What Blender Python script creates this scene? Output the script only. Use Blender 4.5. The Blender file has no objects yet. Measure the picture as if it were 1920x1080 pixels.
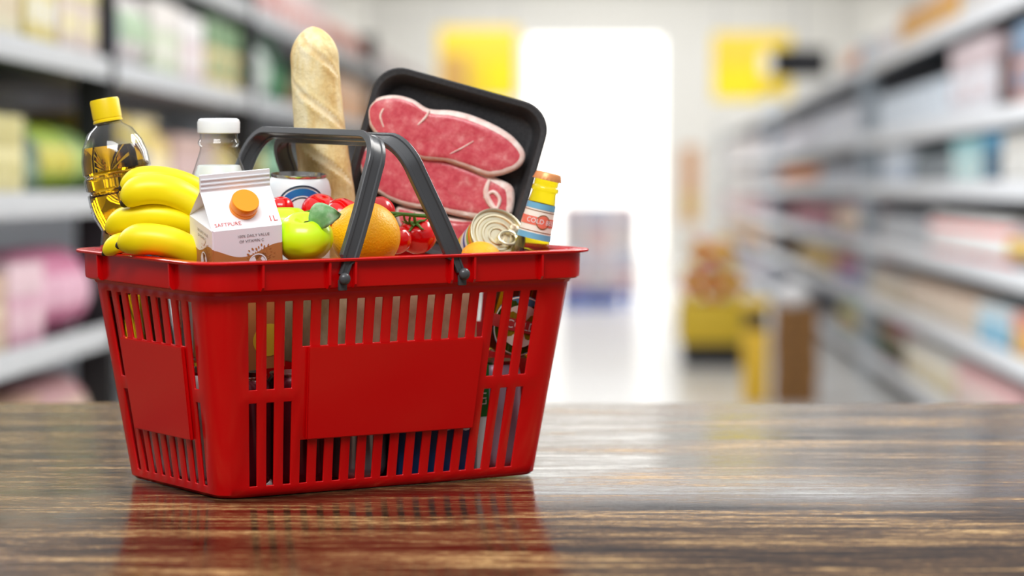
import bpy, bmesh, math, random
from mathutils import Vector, Matrix, Euler
random.seed(7)
PI = math.pi
sc = bpy.context.scene
COL = sc.collection

# ------------------------------------------------------------------ camera
FPX, HC, PITCH = 6000.0, 0.434, 0.070
cam_d = bpy.data.cameras.new('camera'); cam = bpy.data.objects.new('camera', cam_d); COL.objects.link(cam)
cam.location = (0, 0, HC); cam.rotation_euler = (PI/2 - PITCH, 0, 0)
cam_d.sensor_width = 36; cam_d.lens = 36*FPX/1920
cam_d.clip_start = 0.05; cam_d.clip_end = 300
cam_d.dof.use_dof = True; cam_d.dof.focus_distance = 3.24; cam_d.dof.aperture_fstop = 3.5
sc.camera = cam
EYE = Vector((0, 0, HC))
CR, CF, CU = Vector((1,0,0)), Vector((0, math.cos(PITCH), -math.sin(PITCH))), Vector((0, math.sin(PITCH), math.cos(PITCH)))
def ray(px, py): return CF + CR*((px-960)/FPX) + CU*((540-py)/FPX)
def at(px, py, Y):                       # the world point seen at a pixel, on the plane y = Y
    d = ray(px, py); return EYE + d*(Y/d.y)
def at_floor(px, py):
    d = ray(px, py); return EYE + d*(-HC/d.z)

# ------------------------------------------------------------------ helpers
def lin(c):
    return tuple((x/255/12.92 if x/255 <= .04045 else ((x/255+.055)/1.055)**2.4) for x in c)
_M = {}
def mat(name, rgb=(200,200,200), rough=.5, metal=0., trans=0., ior=1.45, spec=.5, coat=0., emit=None, es=0., sss=0.):
    if name in _M: return _M[name]
    m = bpy.data.materials.new(name); m.use_nodes = True
    p = m.node_tree.nodes['Principled BSDF']
    p.inputs['Base Color'].default_value = (*lin(rgb), 1)
    p.inputs['Roughness'].default_value = rough
    p.inputs['Metallic'].default_value = metal
    p.inputs['Transmission Weight'].default_value = trans
    p.inputs['IOR'].default_value = ior
    p.inputs['Specular IOR Level'].default_value = spec
    p.inputs['Coat Weight'].default_value = coat
    if sss:
        p.inputs['Subsurface Weight'].default_value = sss
        p.inputs['Subsurface Radius'].default_value = (.01,.006,.004)
        p.inputs['Subsurface Scale'].default_value = .5
    if emit:
        p.inputs['Emission Color'].default_value = (*lin(emit), 1); p.inputs['Emission Strength'].default_value = es
    _M[name] = m
    return m
def nd(m, typ, **kw):
    n = m.node_tree.nodes.new(typ)
    for k, v in kw.items(): setattr(n, k, v)
    return n
def lk(m, a, b): m.node_tree.links.new(a, b)
def pbsdf(m): return m.node_tree.nodes['Principled BSDF']
def noise_mat(name, stops, rough=.5, scale=(1,1,1), nscale=5., detail=4., bump=0., bscale=None, coat=0., sss=0., spec=.5, nrough=.55, dist=0.):
    """a base colour that wanders along a ramp with a stretched noise"""
    if name in _M: return _M[name]
    m = mat(name, (128,128,128), rough, coat=coat, sss=sss, spec=spec)
    tc = nd(m, 'ShaderNodeTexCoord'); mp = nd(m, 'ShaderNodeMapping'); mp.inputs['Scale'].default_value = scale
    nz = nd(m, 'ShaderNodeTexNoise'); nz.inputs['Scale'].default_value = nscale; nz.inputs['Detail'].default_value = detail
    nz.inputs['Roughness'].default_value = nrough; nz.inputs['Distortion'].default_value = dist
    rp = nd(m, 'ShaderNodeValToRGB')
    lk(m, tc.outputs['Object'], mp.inputs['Vector']); lk(m, mp.outputs[0], nz.inputs['Vector']); lk(m, nz.outputs['Fac'], rp.inputs[0])
    e = rp.color_ramp.elements
    while len(e) < len(stops): e.new(.5)
    for i, (q, c) in enumerate(stops):
        e[i].position = q; e[i].color = (*lin(c), 1)
    lk(m, rp.outputs[0], pbsdf(m).inputs['Base Color'])
    if bump:
        b = nd(m, 'ShaderNodeBump'); b.inputs['Strength'].default_value = bump; b.inputs['Distance'].default_value = .002
        if bscale:
            n2 = nd(m, 'ShaderNodeTexNoise'); n2.inputs['Scale'].default_value = bscale; n2.inputs['Detail'].default_value = 3
            lk(m, tc.outputs['Object'], n2.inputs['Vector']); lk(m, n2.outputs['Fac'], b.inputs['Height'])
        else: lk(m, nz.outputs['Fac'], b.inputs['Height'])
        lk(m, b.outputs[0], pbsdf(m).inputs['Normal'])
    return m

def obj(name, bm, m, parent=None, smooth=True, recalc=True):
    if recalc: bmesh.ops.recalc_face_normals(bm, faces=bm.faces)
    me = bpy.data.meshes.new(name); bm.to_mesh(me); bm.free()
    for x in (m if isinstance(m, (list, tuple)) else [m]): me.materials.append(x)
    if smooth:
        for p in me.polygons: p.use_smooth = True
        me.set_sharp_from_angle(angle=math.radians(38))
    o = bpy.data.objects.new(name, me); COL.objects.link(o)
    if parent: o.parent = parent
    return o
def tag(o, label, cat, group=None, kind=None):
    o['label'] = label; o['category'] = cat
    if group: o['group'] = group
    if kind: o['kind'] = kind
    return o
def thing(name, label, cat, mw=None, group=None):
    o = bpy.data.objects.new(name, None); COL.objects.link(o); o.empty_display_size = .02
    if mw is not None: o.matrix_world = mw
    return tag(o, label, cat, group)
def struct(o): o['kind'] = 'structure'; return o
def pose(loc, yaw=0, roll=0, lean=0):    # roll > 0: top to the right; lean > 0: top toward the camera
    return Matrix.Translation(loc) @ Matrix.Rotation(roll, 4, 'Y') @ Matrix.Rotation(lean, 4, 'X') @ Matrix.Rotation(yaw, 4, 'Z')
def axis_pose(loc, z, up=Vector((0,0,1))):
    z = Vector(z).normalized(); x = up.cross(z)
    if x.length < 1e-4: x = Vector((1,0,0))
    x.normalize(); y = z.cross(x)
    return Matrix.Translation(loc) @ Matrix((x, y, z)).transposed().to_4x4()

def add_box(bm, c, s, mi=0, bev=0., rot=None):
    r = bmesh.ops.create_cube(bm, size=1.0)
    vs = r['verts']
    for v in vs: v.co = Vector((v.co.x*s[0], v.co.y*s[1], v.co.z*s[2]))
    fs = {f for v in vs for f in v.link_faces}
    for f in fs: f.material_index = mi
    if bev:
        es = list({e for v in vs for e in v.link_edges})
        rb = bmesh.ops.bevel(bm, geom=es, offset=bev, segments=2, profile=.5, affect='EDGES')
        vs = list({v for f in bm.faces if f.is_valid for v in f.verts if v in set(rb['verts']) or v in set(vs)} )
        for f in rb['faces']: f.material_index = mi
    for v in vs:
        if rot is not None: v.co = rot @ v.co
        v.co += Vector(c)
    return vs
def lathe(bm, prof, n=40, mi=0, close=True, c=(0,0,0), mis=None):
    """prof: (r, z) from bottom to top, around z"""
    rings = []
    for r, z in prof:
        if r < 1e-6: rings.append([bm.verts.new((c[0], c[1], c[2]+z))])
        else: rings.append([bm.verts.new((c[0]+r*math.cos(2*PI*i/n), c[1]+r*math.sin(2*PI*i/n), c[2]+z)) for i in range(n)])
    for k in range(len(rings)-1):
        a, b = rings[k], rings[k+1]
        q = mis[k] if mis else mi
        for i in range(n):
            j = (i+1) % n
            if len(a) == 1 and len(b) == 1: continue
            if len(a) == 1: f = bm.faces.new((a[0], b[j], b[i]))
            elif len(b) == 1: f = bm.faces.new((a[i], a[j], b[0]))
            else: f = bm.faces.new((a[i], a[j], b[j], b[i]))
            f.material_index = q
    if close:
        for rg in (rings[0], rings[-1]):
            if len(rg) > 2:
                f = bm.faces.new(rg); f.material_index = (mis[0] if mis and rg is rings[0] else mis[-1] if mis else mi)
    return rings
def catmull(pts, n, closed=False):
    P = [Vector(p) for p in pts]; m = len(P); out = []
    segs = m if closed else m-1
    for k in range(n):
        t = k/(n if closed else n-1)*segs
        i = min(int(t), segs-1); u = t-i
        g = (lambda q: P[q % m]) if closed else (lambda q: P[max(0, min(m-1, q))])
        p0, p1, p2, p3 = g(i-1), g(i), g(i+1), g(i+2)
        out.append(.5*((2*p1)+(p2-p0)*u+(2*p0-5*p1+4*p2-p3)*u*u+(3*p1-p0-3*p2+p3)*u**3))
    return out
def tube(bm, path, rad, n=12, mi=0, section=None, caps=True, up=Vector((0,0,1))):
    """sweep along path; rad a number or a list; section(i, ang) -> radius factor"""
    m = len(path); rings = []
    N = None
    for i, p in enumerate(path):
        t = (path[min(i+1, m-1)]-path[max(i-1, 0)]).normalized()
        if N is None:
            N = up - t*up.dot(t)
            if N.length < 1e-3: N = Vector((1,0,0)) - t*t.x
        else: N = N - t*N.dot(t)
        N.normalize(); B = t.cross(N)
        r = rad[i] if isinstance(rad, (list, tuple)) else rad
        ring = []
        for k in range(n):
            a = 2*PI*k/n; q = r*(section(i, a) if section else 1)
            ring.append(bm.verts.new(p + N*(q*math.cos(a)) + B*(q*math.sin(a))))
        rings.append(ring)
    for i in range(m-1):
        for k in range(n):
            j = (k+1) % n
            bm.faces.new((rings[i][k], rings[i][j], rings[i+1][j], rings[i+1][k])).material_index = mi
    if caps:
        for rg in (rings[0], rings[-1]): bm.faces.new(rg).material_index = mi
    return rings
def text_mesh(s, size, align='CENTER', res=3):
    cu = bpy.data.curves.new('lettering', 'FONT'); cu.body = s; cu.size = size; cu.align_x = align; cu.align_y = 'CENTER'; cu.resolution_u = res
    o = bpy.data.objects.new('lettering', cu); COL.objects.link(o)
    dg = bpy.context.evaluated_depsgraph_get(); dg.update()
    me = bpy.data.meshes.new_from_object(o.evaluated_get(dg)); bpy.data.objects.remove(o); bpy.data.curves.remove(cu)
    return me
def add_text(bm, s, size, fn, align='CENTER', mi=0, bold=0.):
    me = text_mesh(s, size, align)
    vs = [bm.verts.new(fn(v.co.x, v.co.y)) for v in me.vertices]
    for p in me.polygons:
        try: bm.faces.new([vs[i] for i in p.vertices]).material_index = mi
        except ValueError: pass
    bpy.data.meshes.remove(me)
def grid_patch(bm, fn, u0, u1, v0, v1, nu=12, nv=2, mi=0):
    g = [[bm.verts.new(fn(u0+(u1-u0)*i/nu, v0+(v1-v0)*j/nv)) for j in range(nv+1)] for i in range(nu+1)]
    for i in range(nu):
        for j in range(nv): bm.faces.new((g[i][j], g[i+1][j], g[i+1][j+1], g[i][j+1])).material_index = mi
def ring_patch(bm, fn, cu, cv, r0, r1, n=48, mi=0, a0=0, a1=2*PI):
    A = []
    for i in range(n+1):
        a = a0+(a1-a0)*i/n
        A.append((bm.verts.new(fn(cu+r0*math.cos(a), cv+r0*math.sin(a))), bm.verts.new(fn(cu+r1*math.cos(a), cv+r1*math.sin(a)))))
    for i in range(n): bm.faces.new((A[i][0], A[i+1][0], A[i+1][1], A[i][1])).material_index = mi
def on_cyl(r, a0=-PI/2):                  # (arc length, height) -> point on a cylinder, u = 0 at angle a0
    return lambda u, v: Vector((r*math.cos(a0+u/r), r*math.sin(a0+u/r), v))

def thin_glass(name, tint, rough=.03, ior=1.5):
    """a thin wall of glass or clear plastic: see-through, mirror-like towards its edges"""
    if name in _M: return _M[name]
    m = bpy.data.materials.new(name); m.use_nodes = True; nt_ = m.node_tree; nt_.nodes.clear()
    out = nd(m, 'ShaderNodeOutputMaterial'); mx = nd(m, 'ShaderNodeMixShader'); tr = nd(m, 'ShaderNodeBsdfTransparent'); gl = nd(m, 'ShaderNodeBsdfGlossy'); lw = nd(m, 'ShaderNodeLayerWeight'); pw_ = nd(m, 'ShaderNodeMath', operation='POWER'); fr = nd(m, 'ShaderNodeMath', operation='MULTIPLY_ADD')
    tr.inputs['Color'].default_value = (*lin(tint), 1); gl.inputs['Roughness'].default_value = rough; lw.inputs['Blend'].default_value = .5; pw_.inputs[1].default_value = 3.5; lk(m, lw.outputs['Facing'], pw_.inputs[0]); lk(m, pw_.outputs[0], fr.inputs[0]); fr.inputs[1].default_value = .75; fr.inputs[2].default_value = .05
    lk(m, fr.outputs[0], mx.inputs[0]); lk(m, tr.outputs[0], mx.inputs[1]); lk(m, gl.outputs[0], mx.inputs[2]); lk(m, mx.outputs[0], out.inputs['Surface'])
    _M[name] = m; return m
# ------------------------------------------------------------------ materials
RED = mat('red plastic', (204, 5, 9), .22, spec=.5)
GREY = mat('charcoal plastic', (72, 73, 75), .26)
WHITE = mat('white print', (240,240,240), .4)

# ------------------------------------------------------------------ the table
back_y = at_floor(960, 755).y
wood = mat('dark wood planks', (90,65,45), .3)
def build_wood(m):
    p = pbsdf(m); tc = nd(m, 'ShaderNodeTexCoord')
    sep = nd(m, 'ShaderNodeSeparateXYZ'); lk(m, tc.outputs['Object'], sep.inputs[0])
    # board number shifts the grain from board to board
    mul = nd(m, 'ShaderNodeMath', operation='DIVIDE'); mul.inputs[1].default_value = .118; lk(m, sep.outputs['Y'], mul.inputs[0])
    fl = nd(m, 'ShaderNodeMath', operation='FLOOR'); lk(m, mul.outputs[0], fl.inputs[0])
    fr = nd(m, 'ShaderNodeMath', operation='FRACT'); lk(m, mul.outputs[0], fr.inputs[0])
    off = nd(m, 'ShaderNodeMath', operation='MULTIPLY'); off.inputs[1].default_value = 3.7; lk(m, fl.outputs[0], off.inputs[0])
    ax = nd(m, 'ShaderNodeMath', operation='ADD'); lk(m, sep.outputs['X'], ax.inputs[0]); lk(m, off.outputs[0], ax.inputs[1])
    cmb = nd(m, 'ShaderNodeCombineXYZ'); lk(m, ax.outputs[0], cmb.inputs[0]); lk(m, sep.outputs['Y'], cmb.inputs[1]); lk(m, off.outputs[0], cmb.inputs[2])
    def nz(sx, sy, det, rg=.6, dist=0.):
        mp = nd(m, 'ShaderNodeMapping'); mp.inputs['Scale'].default_value = (sx, sy, 1); lk(m, cmb.outputs[0], mp.inputs[0])
        n = nd(m, 'ShaderNodeTexNoise'); n.inputs['Scale'].default_value = 1; n.inputs['Detail'].default_value = det; n.inputs['Roughness'].default_value = rg
        n.inputs['Distortion'].default_value = dist; lk(m, mp.outputs[0], n.inputs['Vector']); return n
    big, mid, fine = nz(2.2, 9, 3, .6, .6), nz(5, 75, 5, .65, .4), nz(60, 420, 4, .75)
    def ramp(fac, st):
        r = nd(m, 'ShaderNodeValToRGB'); lk(m, fac, r.inputs[0]); e = r.color_ramp.elements
        while len(e) < len(st): e.new(.5)
        for i, (q, c) in enumerate(st): e[i].position = q; e[i].color = (*lin(c), 1)
        return r
    def mix(t, f, a, b):
        x = nd(m, 'ShaderNodeMix', data_type='RGBA', blend_type=t)
        if isinstance(f, float): x.inputs[0].default_value = f
        else: lk(m, f, x.inputs[0])
        lk(m, a, x.inputs[6]); lk(m, b, x.inputs[7]); return x.outputs[2]
    add = nd(m, 'ShaderNodeMath', operation='MULTIPLY_ADD'); lk(m, fine.outputs['Fac'], add.inputs[0]); add.inputs[1].default_value = .55
    a2 = nd(m, 'ShaderNodeMath', operation='MULTIPLY_ADD'); lk(m, mid.outputs['Fac'], a2.inputs[0]); a2.inputs[1].default_value = .55
    a3 = nd(m, 'ShaderNodeMath', operation='MULTIPLY_ADD'); lk(m, big.outputs['Fac'], a3.inputs[0]); a3.inputs[1].default_value = .45; a3.inputs[2].default_value = -.28
    lk(m, a3.outputs[0], a2.inputs[2]); lk(m, a2.outputs[0], add.inputs[2])
    col = ramp(add.outputs[0], [(.32,(14,9,6)), (.44,(44,29,18)), (.51,(84,60,38)), (.57,(130,98,62)), (.64,(200,164,110))])
    # dark joints between the boards
    jl = nd(m, 'ShaderNodeMath', operation='LESS_THAN'); jl.inputs[1].default_value = .022; lk(m, fr.outputs[0], jl.inputs[0])
    dk = nd(m, 'ShaderNodeRGB'); dk.outputs[0].default_value = (*lin((16,11,8)), 1)
    c = mix('MIX', jl.outputs[0], col.outputs[0], dk.outputs[0])
    lk(m, c, p.inputs['Base Color'])
    rr = nd(m, 'ShaderNodeMapRange'); lk(m, add.outputs[0], rr.inputs[0]); rr.inputs[1].default_value = .35; rr.inputs[2].default_value = .68; rr.inputs[3].default_value = .07; rr.inputs[4].default_value = .30
    lk(m, rr.outputs[0], p.inputs['Roughness'])
    b = nd(m, 'ShaderNodeBump'); b.inputs['Strength'].default_value = .06; b.inputs['Distance'].default_value = .001; lk(m, add.outputs[0], b.inputs['Height'])
    lk(m, b.outputs[0], p.inputs['Normal'])
    p.inputs['Specular IOR Level'].default_value = .28
build_wood(wood)
ty0 = 2.1
TAB = thing('wooden_table', 'glossy dark brown plank table carrying the red shopping basket', 'table', Matrix.Translation((0, (ty0+back_y)/2, 0)))
bm = bmesh.new(); add_box(bm, (0,0,-.022), (4.2, back_y-ty0, .044), bev=.003); obj('tabletop', bm, wood, TAB)
for sx in (-1, 1):
    for sy in (-1, 1):
        bm = bmesh.new(); add_box(bm, (sx*1.98, sy*(back_y-ty0)/2*.88, -.4), (.08, .08, .712), bev=.004); obj('leg', bm, wood, TAB)

# ------------------------------------------------------------------ the basket
BX, BY, BTH = -.1883, 3.3554, .566
BM = Matrix.Translation((BX, BY, 0)) @ Matrix.Rotation(BTH, 4, 'Z')
def bw(a, b, z): return BM @ Vector((a, b, z))
BASK = thing('shopping_basket', 'red slotted plastic shopping basket full of groceries on the table', 'basket', BM)
Z0, ZT = .004, .212
HB, HT = (.1880, .108), (.2170, .1405)     # half sizes at the table and under the rim
RC0, RC1 = .017, .027
def wall_pt(side, s, z, off=0.):
    """side 0 front, 1 right, 2 back, 3 left; s in -1..1 along the straight run"""
    t = z/ZT; hx = HB[0]+(HT[0]-HB[0])*t+off; hy = HB[1]+(HT[1]-HB[1])*t+off; r = RC0+(RC1-RC0)*t
    if side == 0: return Vector((s*(hx-off-r), -hy, z))
    if side == 2: return Vector((-s*(hx-off-r), hy, z))
    if side == 1: return Vector((hx, s*(hy-off-r), z))
    return Vector((-hx, -s*(hy-off-r), z))
def corner_pt(side, q, z):               # corner after side, q 0..1
    t = z/ZT; hx = HB[0]+(HT[0]-HB[0])*t; hy = HB[1]+(HT[1]-HB[1])*t; r = RC0+(RC1-RC0)*t
    cx, cy = [(hx-r, -hy+r), (hx-r, hy-r), (-hx+r, hy-r), (-hx+r, -hy+r)][side]
    a = -PI/2 + side*PI/2 + q*PI/2
    return Vector((cx+r*math.cos(a), cy+r*math.sin(a), z))
zs = [Z0, .0115, .056, .0965, .110, .152, .1985, ZT]
slot_long = [(-.890 + 1.752*i/16) for i in range(17)]; hw_long = .0245
slot_short = [(-.82 + 1.64*i/8) for i in range(9)]; hw_short = .047
bm = bmesh.new()
cols = []                                # (maker, slot?, over panel?)
for side in range(4):
    sl, hw = (slot_long, hw_long) if side in (0, 2) else (slot_short, hw_short)
    edges = [-1.0]
    for x in sl: edges += [x-hw, x+hw]
    edges.append(1.0)
    for i, e in enumerate(edges):
        k = (i-1)//2
        isslot = i % 2 == 1 and i < len(edges)-1
        mid = (3 <= k <= 13) if side in (0, 2) else (1 <= k <= 7)
        cols.append((lambda z, s=side, q=e: wall_pt(s, q, z), isslot, mid))
    cols[-1] = (cols[-1][0], False, False)
    for q in (.17, .33, .5, .67, .83): cols.append((lambda z, s=side, q=q: corner_pt(s, q, z), False, False))
V = [[bm.verts.new(c[0](z)) for z in zs] for c in cols]
nC = len(cols)
for i in range(nC):
    j = (i+1) % nC
    for k in range(len(zs)-1):
        zc = (zs[k]+zs[k+1])/2
        _, isl, mid = cols[i]
        if isl:
            hole = (.0115 < zc < .0965) or (.110 < zc < .1985)
            if mid and .056 < zc < .152: hole = False
            if hole: continue
        bm.faces.new((V[i][k], V[j][k], V[j][k+1], V[i][k+1]))
# rounded foot and floor
foot = [(V[i][0]) for i in range(nC)]
r2 = []
for i in range(nC):
    p = foot[i].co; r2.append(bm.verts.new((p.x*.982, p.y*.972, .0008)))
for i in range(nC): bm.faces.new((foot[i], r2[i], r2[(i+1) % nC], foot[(i+1) % nC]))
bm.faces.new(r2[::-1])
walls = obj('basket_body', bm, RED, BASK)
md = walls.modifiers.new('thickness', 'SOLIDIFY'); md.thickness = .0026; md.offset = -1; md.use_even_offset = True
bv = walls.modifiers.new('edge', 'BEVEL'); bv.width = .0006; bv.segments = 1; bv.limit_method = 'ANGLE'; bv.angle_limit = math.radians(50)
# label panels
def panel(side, h, name):
    bm = bmesh.new(); g = []
    for off in (.0005, .0045):
        g.append([[bm.verts.new(wall_pt(side, s*h, z, off)) for z in (.0565, .1515)] for s in (-1, 1)])
    A, B = g
    for q in ((B[0][0],B[1][0],B[1][1],B[0][1]), (A[0][1],A[1][1],A[1][0],A[0][0]), (A[0][0],A[1][0],B[1][0],B[0][0]), (B[0][1],B[1][1],A[1][1],A[0][1]),
              (A[0][0],B[0][0],B[0][1],A[0][1]), (B[1][0],A[1][0],A[1][1],B[1][1])): bm.faces.new(q)
    bmesh.ops.bevel(bm, geom=list(bm.edges), offset=.0009, segments=2, affect='EDGES')
    return obj(name, bm, RED, BASK)
panel(0, .558, 'label_panel'); panel(2, .558, 'label_panel'); panel(1, .665, 'label_panel'); panel(3, .665, 'label_panel')
# rim: a lip over a skirt
def rrect(hx, hy, r, n=9):
    out = []
    for c, (sx, sy) in enumerate(((1,-1),(1,1),(-1,1),(-1,-1))):
        for i in range(n):
            a = -PI/2 + c*PI/2 + i/(n-1)*PI/2
            out.append((sx*(hx-r)+r*math.cos(a), sy*(hy-r)+r*math.sin(a)))
    # long sides get extra points
    return out
prof = [(-.0030,.206),(.0005,.206),(.0020,.2092),(.0070,.2098),(.0088,.2112),(.0092,.2135),(.0098,.2365),(.0165,.2372),(.0172,.2382),(.0172,.2396),(.0164,.2404),
        (.004,.2404),(.0005,.2396),(-.0018,.2375),(-.0030,.233)]
bm = bmesh.new(); rings = []
for off, z in prof:
    rings.append([bm.verts.new((x, y, z)) for x, y in rrect(HT[0]+off, HT[1]+off, .027+max(off, -.004)*.45)])
n = len(rings[0])
for k in range(len(rings)):
    a, b = rings[k], rings[(k+1) % len(rings)]
    for i in range(n): bm.faces.new((a[i], a[(i+1) % n], b[(i+1) % n], b[i]))
obj('rim', bm, RED, BASK)
def rib(x, y, out, w=.0024):
    """a small fin between skirt and lip; out = unit outward direction (local x, y)"""
    bm = bmesh.new(); o = Vector((out[0], out[1], 0)); s = Vector((-out[1], out[0], 0))*w/2
    base = Vector((x, y, 0)); P = []
    for d, z in ((.0080,.2105),(.0120,.2105),(.0150,.2140),(.0158,.2375),(.0080,.2375)): P.append(base+o*d+Vector((0,0,z)))
    A = [bm.verts.new(p-s) for p in P]; B = [bm.verts.new(p+s) for p in P]
    bm.faces.new(A); bm.faces.new(B[::-1])
    for i in range(5): bm.faces.new((A[i], A[(i+1) % 5], B[(i+1) % 5], B[i]))
    obj('rib', bm, RED, BASK, smooth=False)
for sgn in (-1, 1):
    for x in (-.165, -.090, -.0605, .0525, .0795, .162): rib(x, sgn*HT[1], (0, sgn))
    for y in (-.083, .083): rib(sgn*HT[0], y, (sgn, 0))
# handles: two folding bails that meet over the middle
def handle(a0, a1, label):
    """pivots at a0 on the long sides; top at a1"""
    P0 = Vector((a0, 0, .2195)); T = Vector((a1, 0, .3605 if a0 < 0 else .3565)); q = (T-P0); L = q.length; q.normalize()
    ey = Vector((0,1,0)); nrm = ey.cross(q).normalized()
    half = .1525; topo = .1435; r = .034; back = .131
    pth = []                                 # (b, q) in the handle's plane
    pth.append((-half, .004)); pth.append((-half, .0175)); pth.append((-half, .0225)); pth.append((-half+.001, .045)); pth.append((-half+.003, .07))
    c = (-topo+r, L-r)
    for i in range(11):
        a = PI - i/10*PI/2; pth.append((c[0]+r*math.cos(a), c[1]+r*math.sin(a)))
    full = pth + [(-x if y < .06 else -x-(topo-back), y) for x, y in pth[::-1]]
    # dense, evenly set along the bar
    P3 = [Vector((b, h)) for b, h in full]
    bm = bmesh.new(); rings = []
    sec = [(-1,-.8),(-.92,-1),(-.55,-1),(-.45,-.55),(.45,-.55),(.55,-1),(.92,-1),(1,-.8),(1,.8),(.92,1),(.55,1),(.45,.6),(-.45,.6),(-.55,1),(-.92,1),(-1,.8)]
    m = len(P3)
    for i in range(m):
        t = (P3[min(i+1, m-1)]-P3[max(i-1, 0)]).normalized(); nn = Vector((-t.y, t.x))
        d = min(i, m-1-i)
        w = .0045 if d == 0 else .0050 if d == 1 else .0098
        th = .0026 if d < 2 else .0036
        ring = []
        for su, sv in sec:
            p2 = P3[i] + nn*(sv*th)
            ring.append(bm.verts.new(P0 + ey*p2.x + q*p2.y + nrm*(su*w)))
        rings.append(ring)
    k = len(sec)
    for i in range(m-1):
        for s in range(k): bm.faces.new((rings[i][s], rings[i][(s+1) % k], rings[i+1][(s+1) % k], rings[i+1][s]))
    bm.faces.new(rings[0]); bm.faces.new(rings[-1][::-1])
    h = obj('carry_handle', bm, GREY, BASK); h['label'] = label
    for s in (-1, 1):
        bm = bmesh.new(); bmesh.ops.create_uvsphere(bm, u_segments=20, v_segments=14, radius=.0062)
        for v in bm.verts: v.co = Vector((v.co.x, v.co.y*.8, v.co.z)) + Vector((a0, s*(half+.006), .2200))
        obj('pivot_knob', bm, GREY, h)
        bm = bmesh.new(); add_box(bm, (a0, s*(half+.0012), .2135), (.009, .004, .011), bev=.001); obj('pivot_tab', bm, GREY, h)
handle(-.075, -.0210, 'charcoal carry handle hinged nearer the left end of the basket')
handle(.065, .0022, 'charcoal carry handle hinged nearer the right end of the basket')

# ------------------------------------------------------------------ goods: bottom layer
FZ = .0045
def can_mesh_parts(t, body_m, r=.033, h=.115):
    bm = bmesh.new(); lathe(bm, [(r*.80,.004),(r*.93,.008),(r,.016),(r,h-.016),(r*.93,h-.007),(r*.84,h-.003)], 40, close=False); obj('can_body', bm, body_m, t)
    bm = bmesh.new(); lathe(bm, [(0,.006),(r*.66,.006),(r*.74,.0005),(r*.80,.0005),(r*.82,.004)], 40, close=False); obj('can_base', bm, STEEL, t)
    bm = bmesh.new(); lathe(bm, [(r*.84,h-.0032),(r*.87,h-.001),(r*.865,h+.0005),(r*.83,h+.0005),(r*.80,h-.004),(0,h-.004)], 40, close=False); obj('can_lid', bm, STEEL, t)
    bm = bmesh.new(); add_box(bm, (.004,0,h-.0028), (.02,.012,.0012), bev=.0004); obj('pull_tab', bm, STEEL, t)
STEEL = mat('bright tin', (205,203,198), .22, 1.)
maroon = mat('maroon can paint', (92,14,30), .22, .3)
silver = mat('silver can paint', (170,172,178), .25, .7)
mauve = mat('mauve can paint', (190,165,185), .3, .2)
pinkw = mat('pale pink can paint', (220,205,205), .3, .1)
SUP = 'drink cans under the groceries in the basket'
def std_can(a, b, m, label, r=.033):
    t = thing('drink_can', label, 'can', Matrix.Translation(bw(a, b, FZ)), SUP); can_mesh_parts(t, m, r); return t
std_can(-.1475, -.068, maroon, 'dark maroon can behind the lower slots at the front left corner of the basket')
std_can(-.0795, -.068, maroon, 'dark maroon can standing second from the left behind the lower front slots')
std_can(-.0135, -.068, silver, 'silver can standing between the maroon cans and the blue box')
std_can(-.1475, .000, pinkw, 'pale pink can behind the lower slots of the short left side, middle')
std_can(-.1475, .067, pinkw, 'pale pink can behind the left end slots, the farther one')
std_can(-.0795, .067, silver, 'silver can under the milk bottle, behind the second maroon can')
std_can(.1610, -.063, mauve, 'mauve can under the beer bottle at the basket right end', .028)
# blue box with white lettering
bluec = mat('navy blue card', (30,62,110), .4)
t = thing('tea_box', 'navy blue card box with white letters low behind the front slots', 'box', BM @ Matrix.Translation((.0680, -.062, FZ)))
bm = bmesh.new(); add_box(bm, (0,0,.056), (.092, .072, .112), bev=.0012); obj('carton_body', bm, bluec, t)
bm = bmesh.new()
for k, w in enumerate(('C', 'C')):
    add_text(bm, w, .020 if k == 0 else .024, lambda x, y, k=k: Vector((.014+k*.022-y*1.0, -.0365, .054+x*1.0)))
obj('lettering', bm, WHITE, t, smooth=False, recalc=False)
# slim green carton, LITRE
t = thing('slim_carton', 'slim green and white litre carton behind the last front slots', 'carton', BM @ Matrix.Translation((.1245, -.066, FZ)))
bm = bmesh.new(); add_box(bm, (0,0,.03), (.015, .066, .060), bev=.001); add_box(bm, (0,0,.0875), (.015, .066, .055), mi=1, bev=.001)
obj('carton_body', bm, [mat('pale card', (205,210,208), .4), mat('leaf green card', (20,120,50), .4)], t)
bm = bmesh.new(); add_text(bm, 'LITRE', .012, lambda x, y: Vector((-y, -.0336, .087+x))); obj('lettering', bm, WHITE, t, smooth=False, recalc=False)
# kraft parcel
kraft = noise_mat('kraft paper', [(.3,(176,152,118)),(.7,(205,184,150))], .7, nscale=60, bump=.15)
t = thing('kraft_box', 'pale kraft paper box behind the upper front slots, under the fruit', 'box', BM @ Matrix.Translation((.033, -.010, .1215)))
bm = bmesh.new(); add_box(bm, (0,0,.0435), (.155, .200, .087), bev=.002); obj('carton_body', bm, kraft, t)
bm = bmesh.new(); add_box(bm, (0,0,.0872), (.155, .022, .0006)); obj('tape_strip', bm, mat('tan tape', (180,150,105), .3), t)

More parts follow.
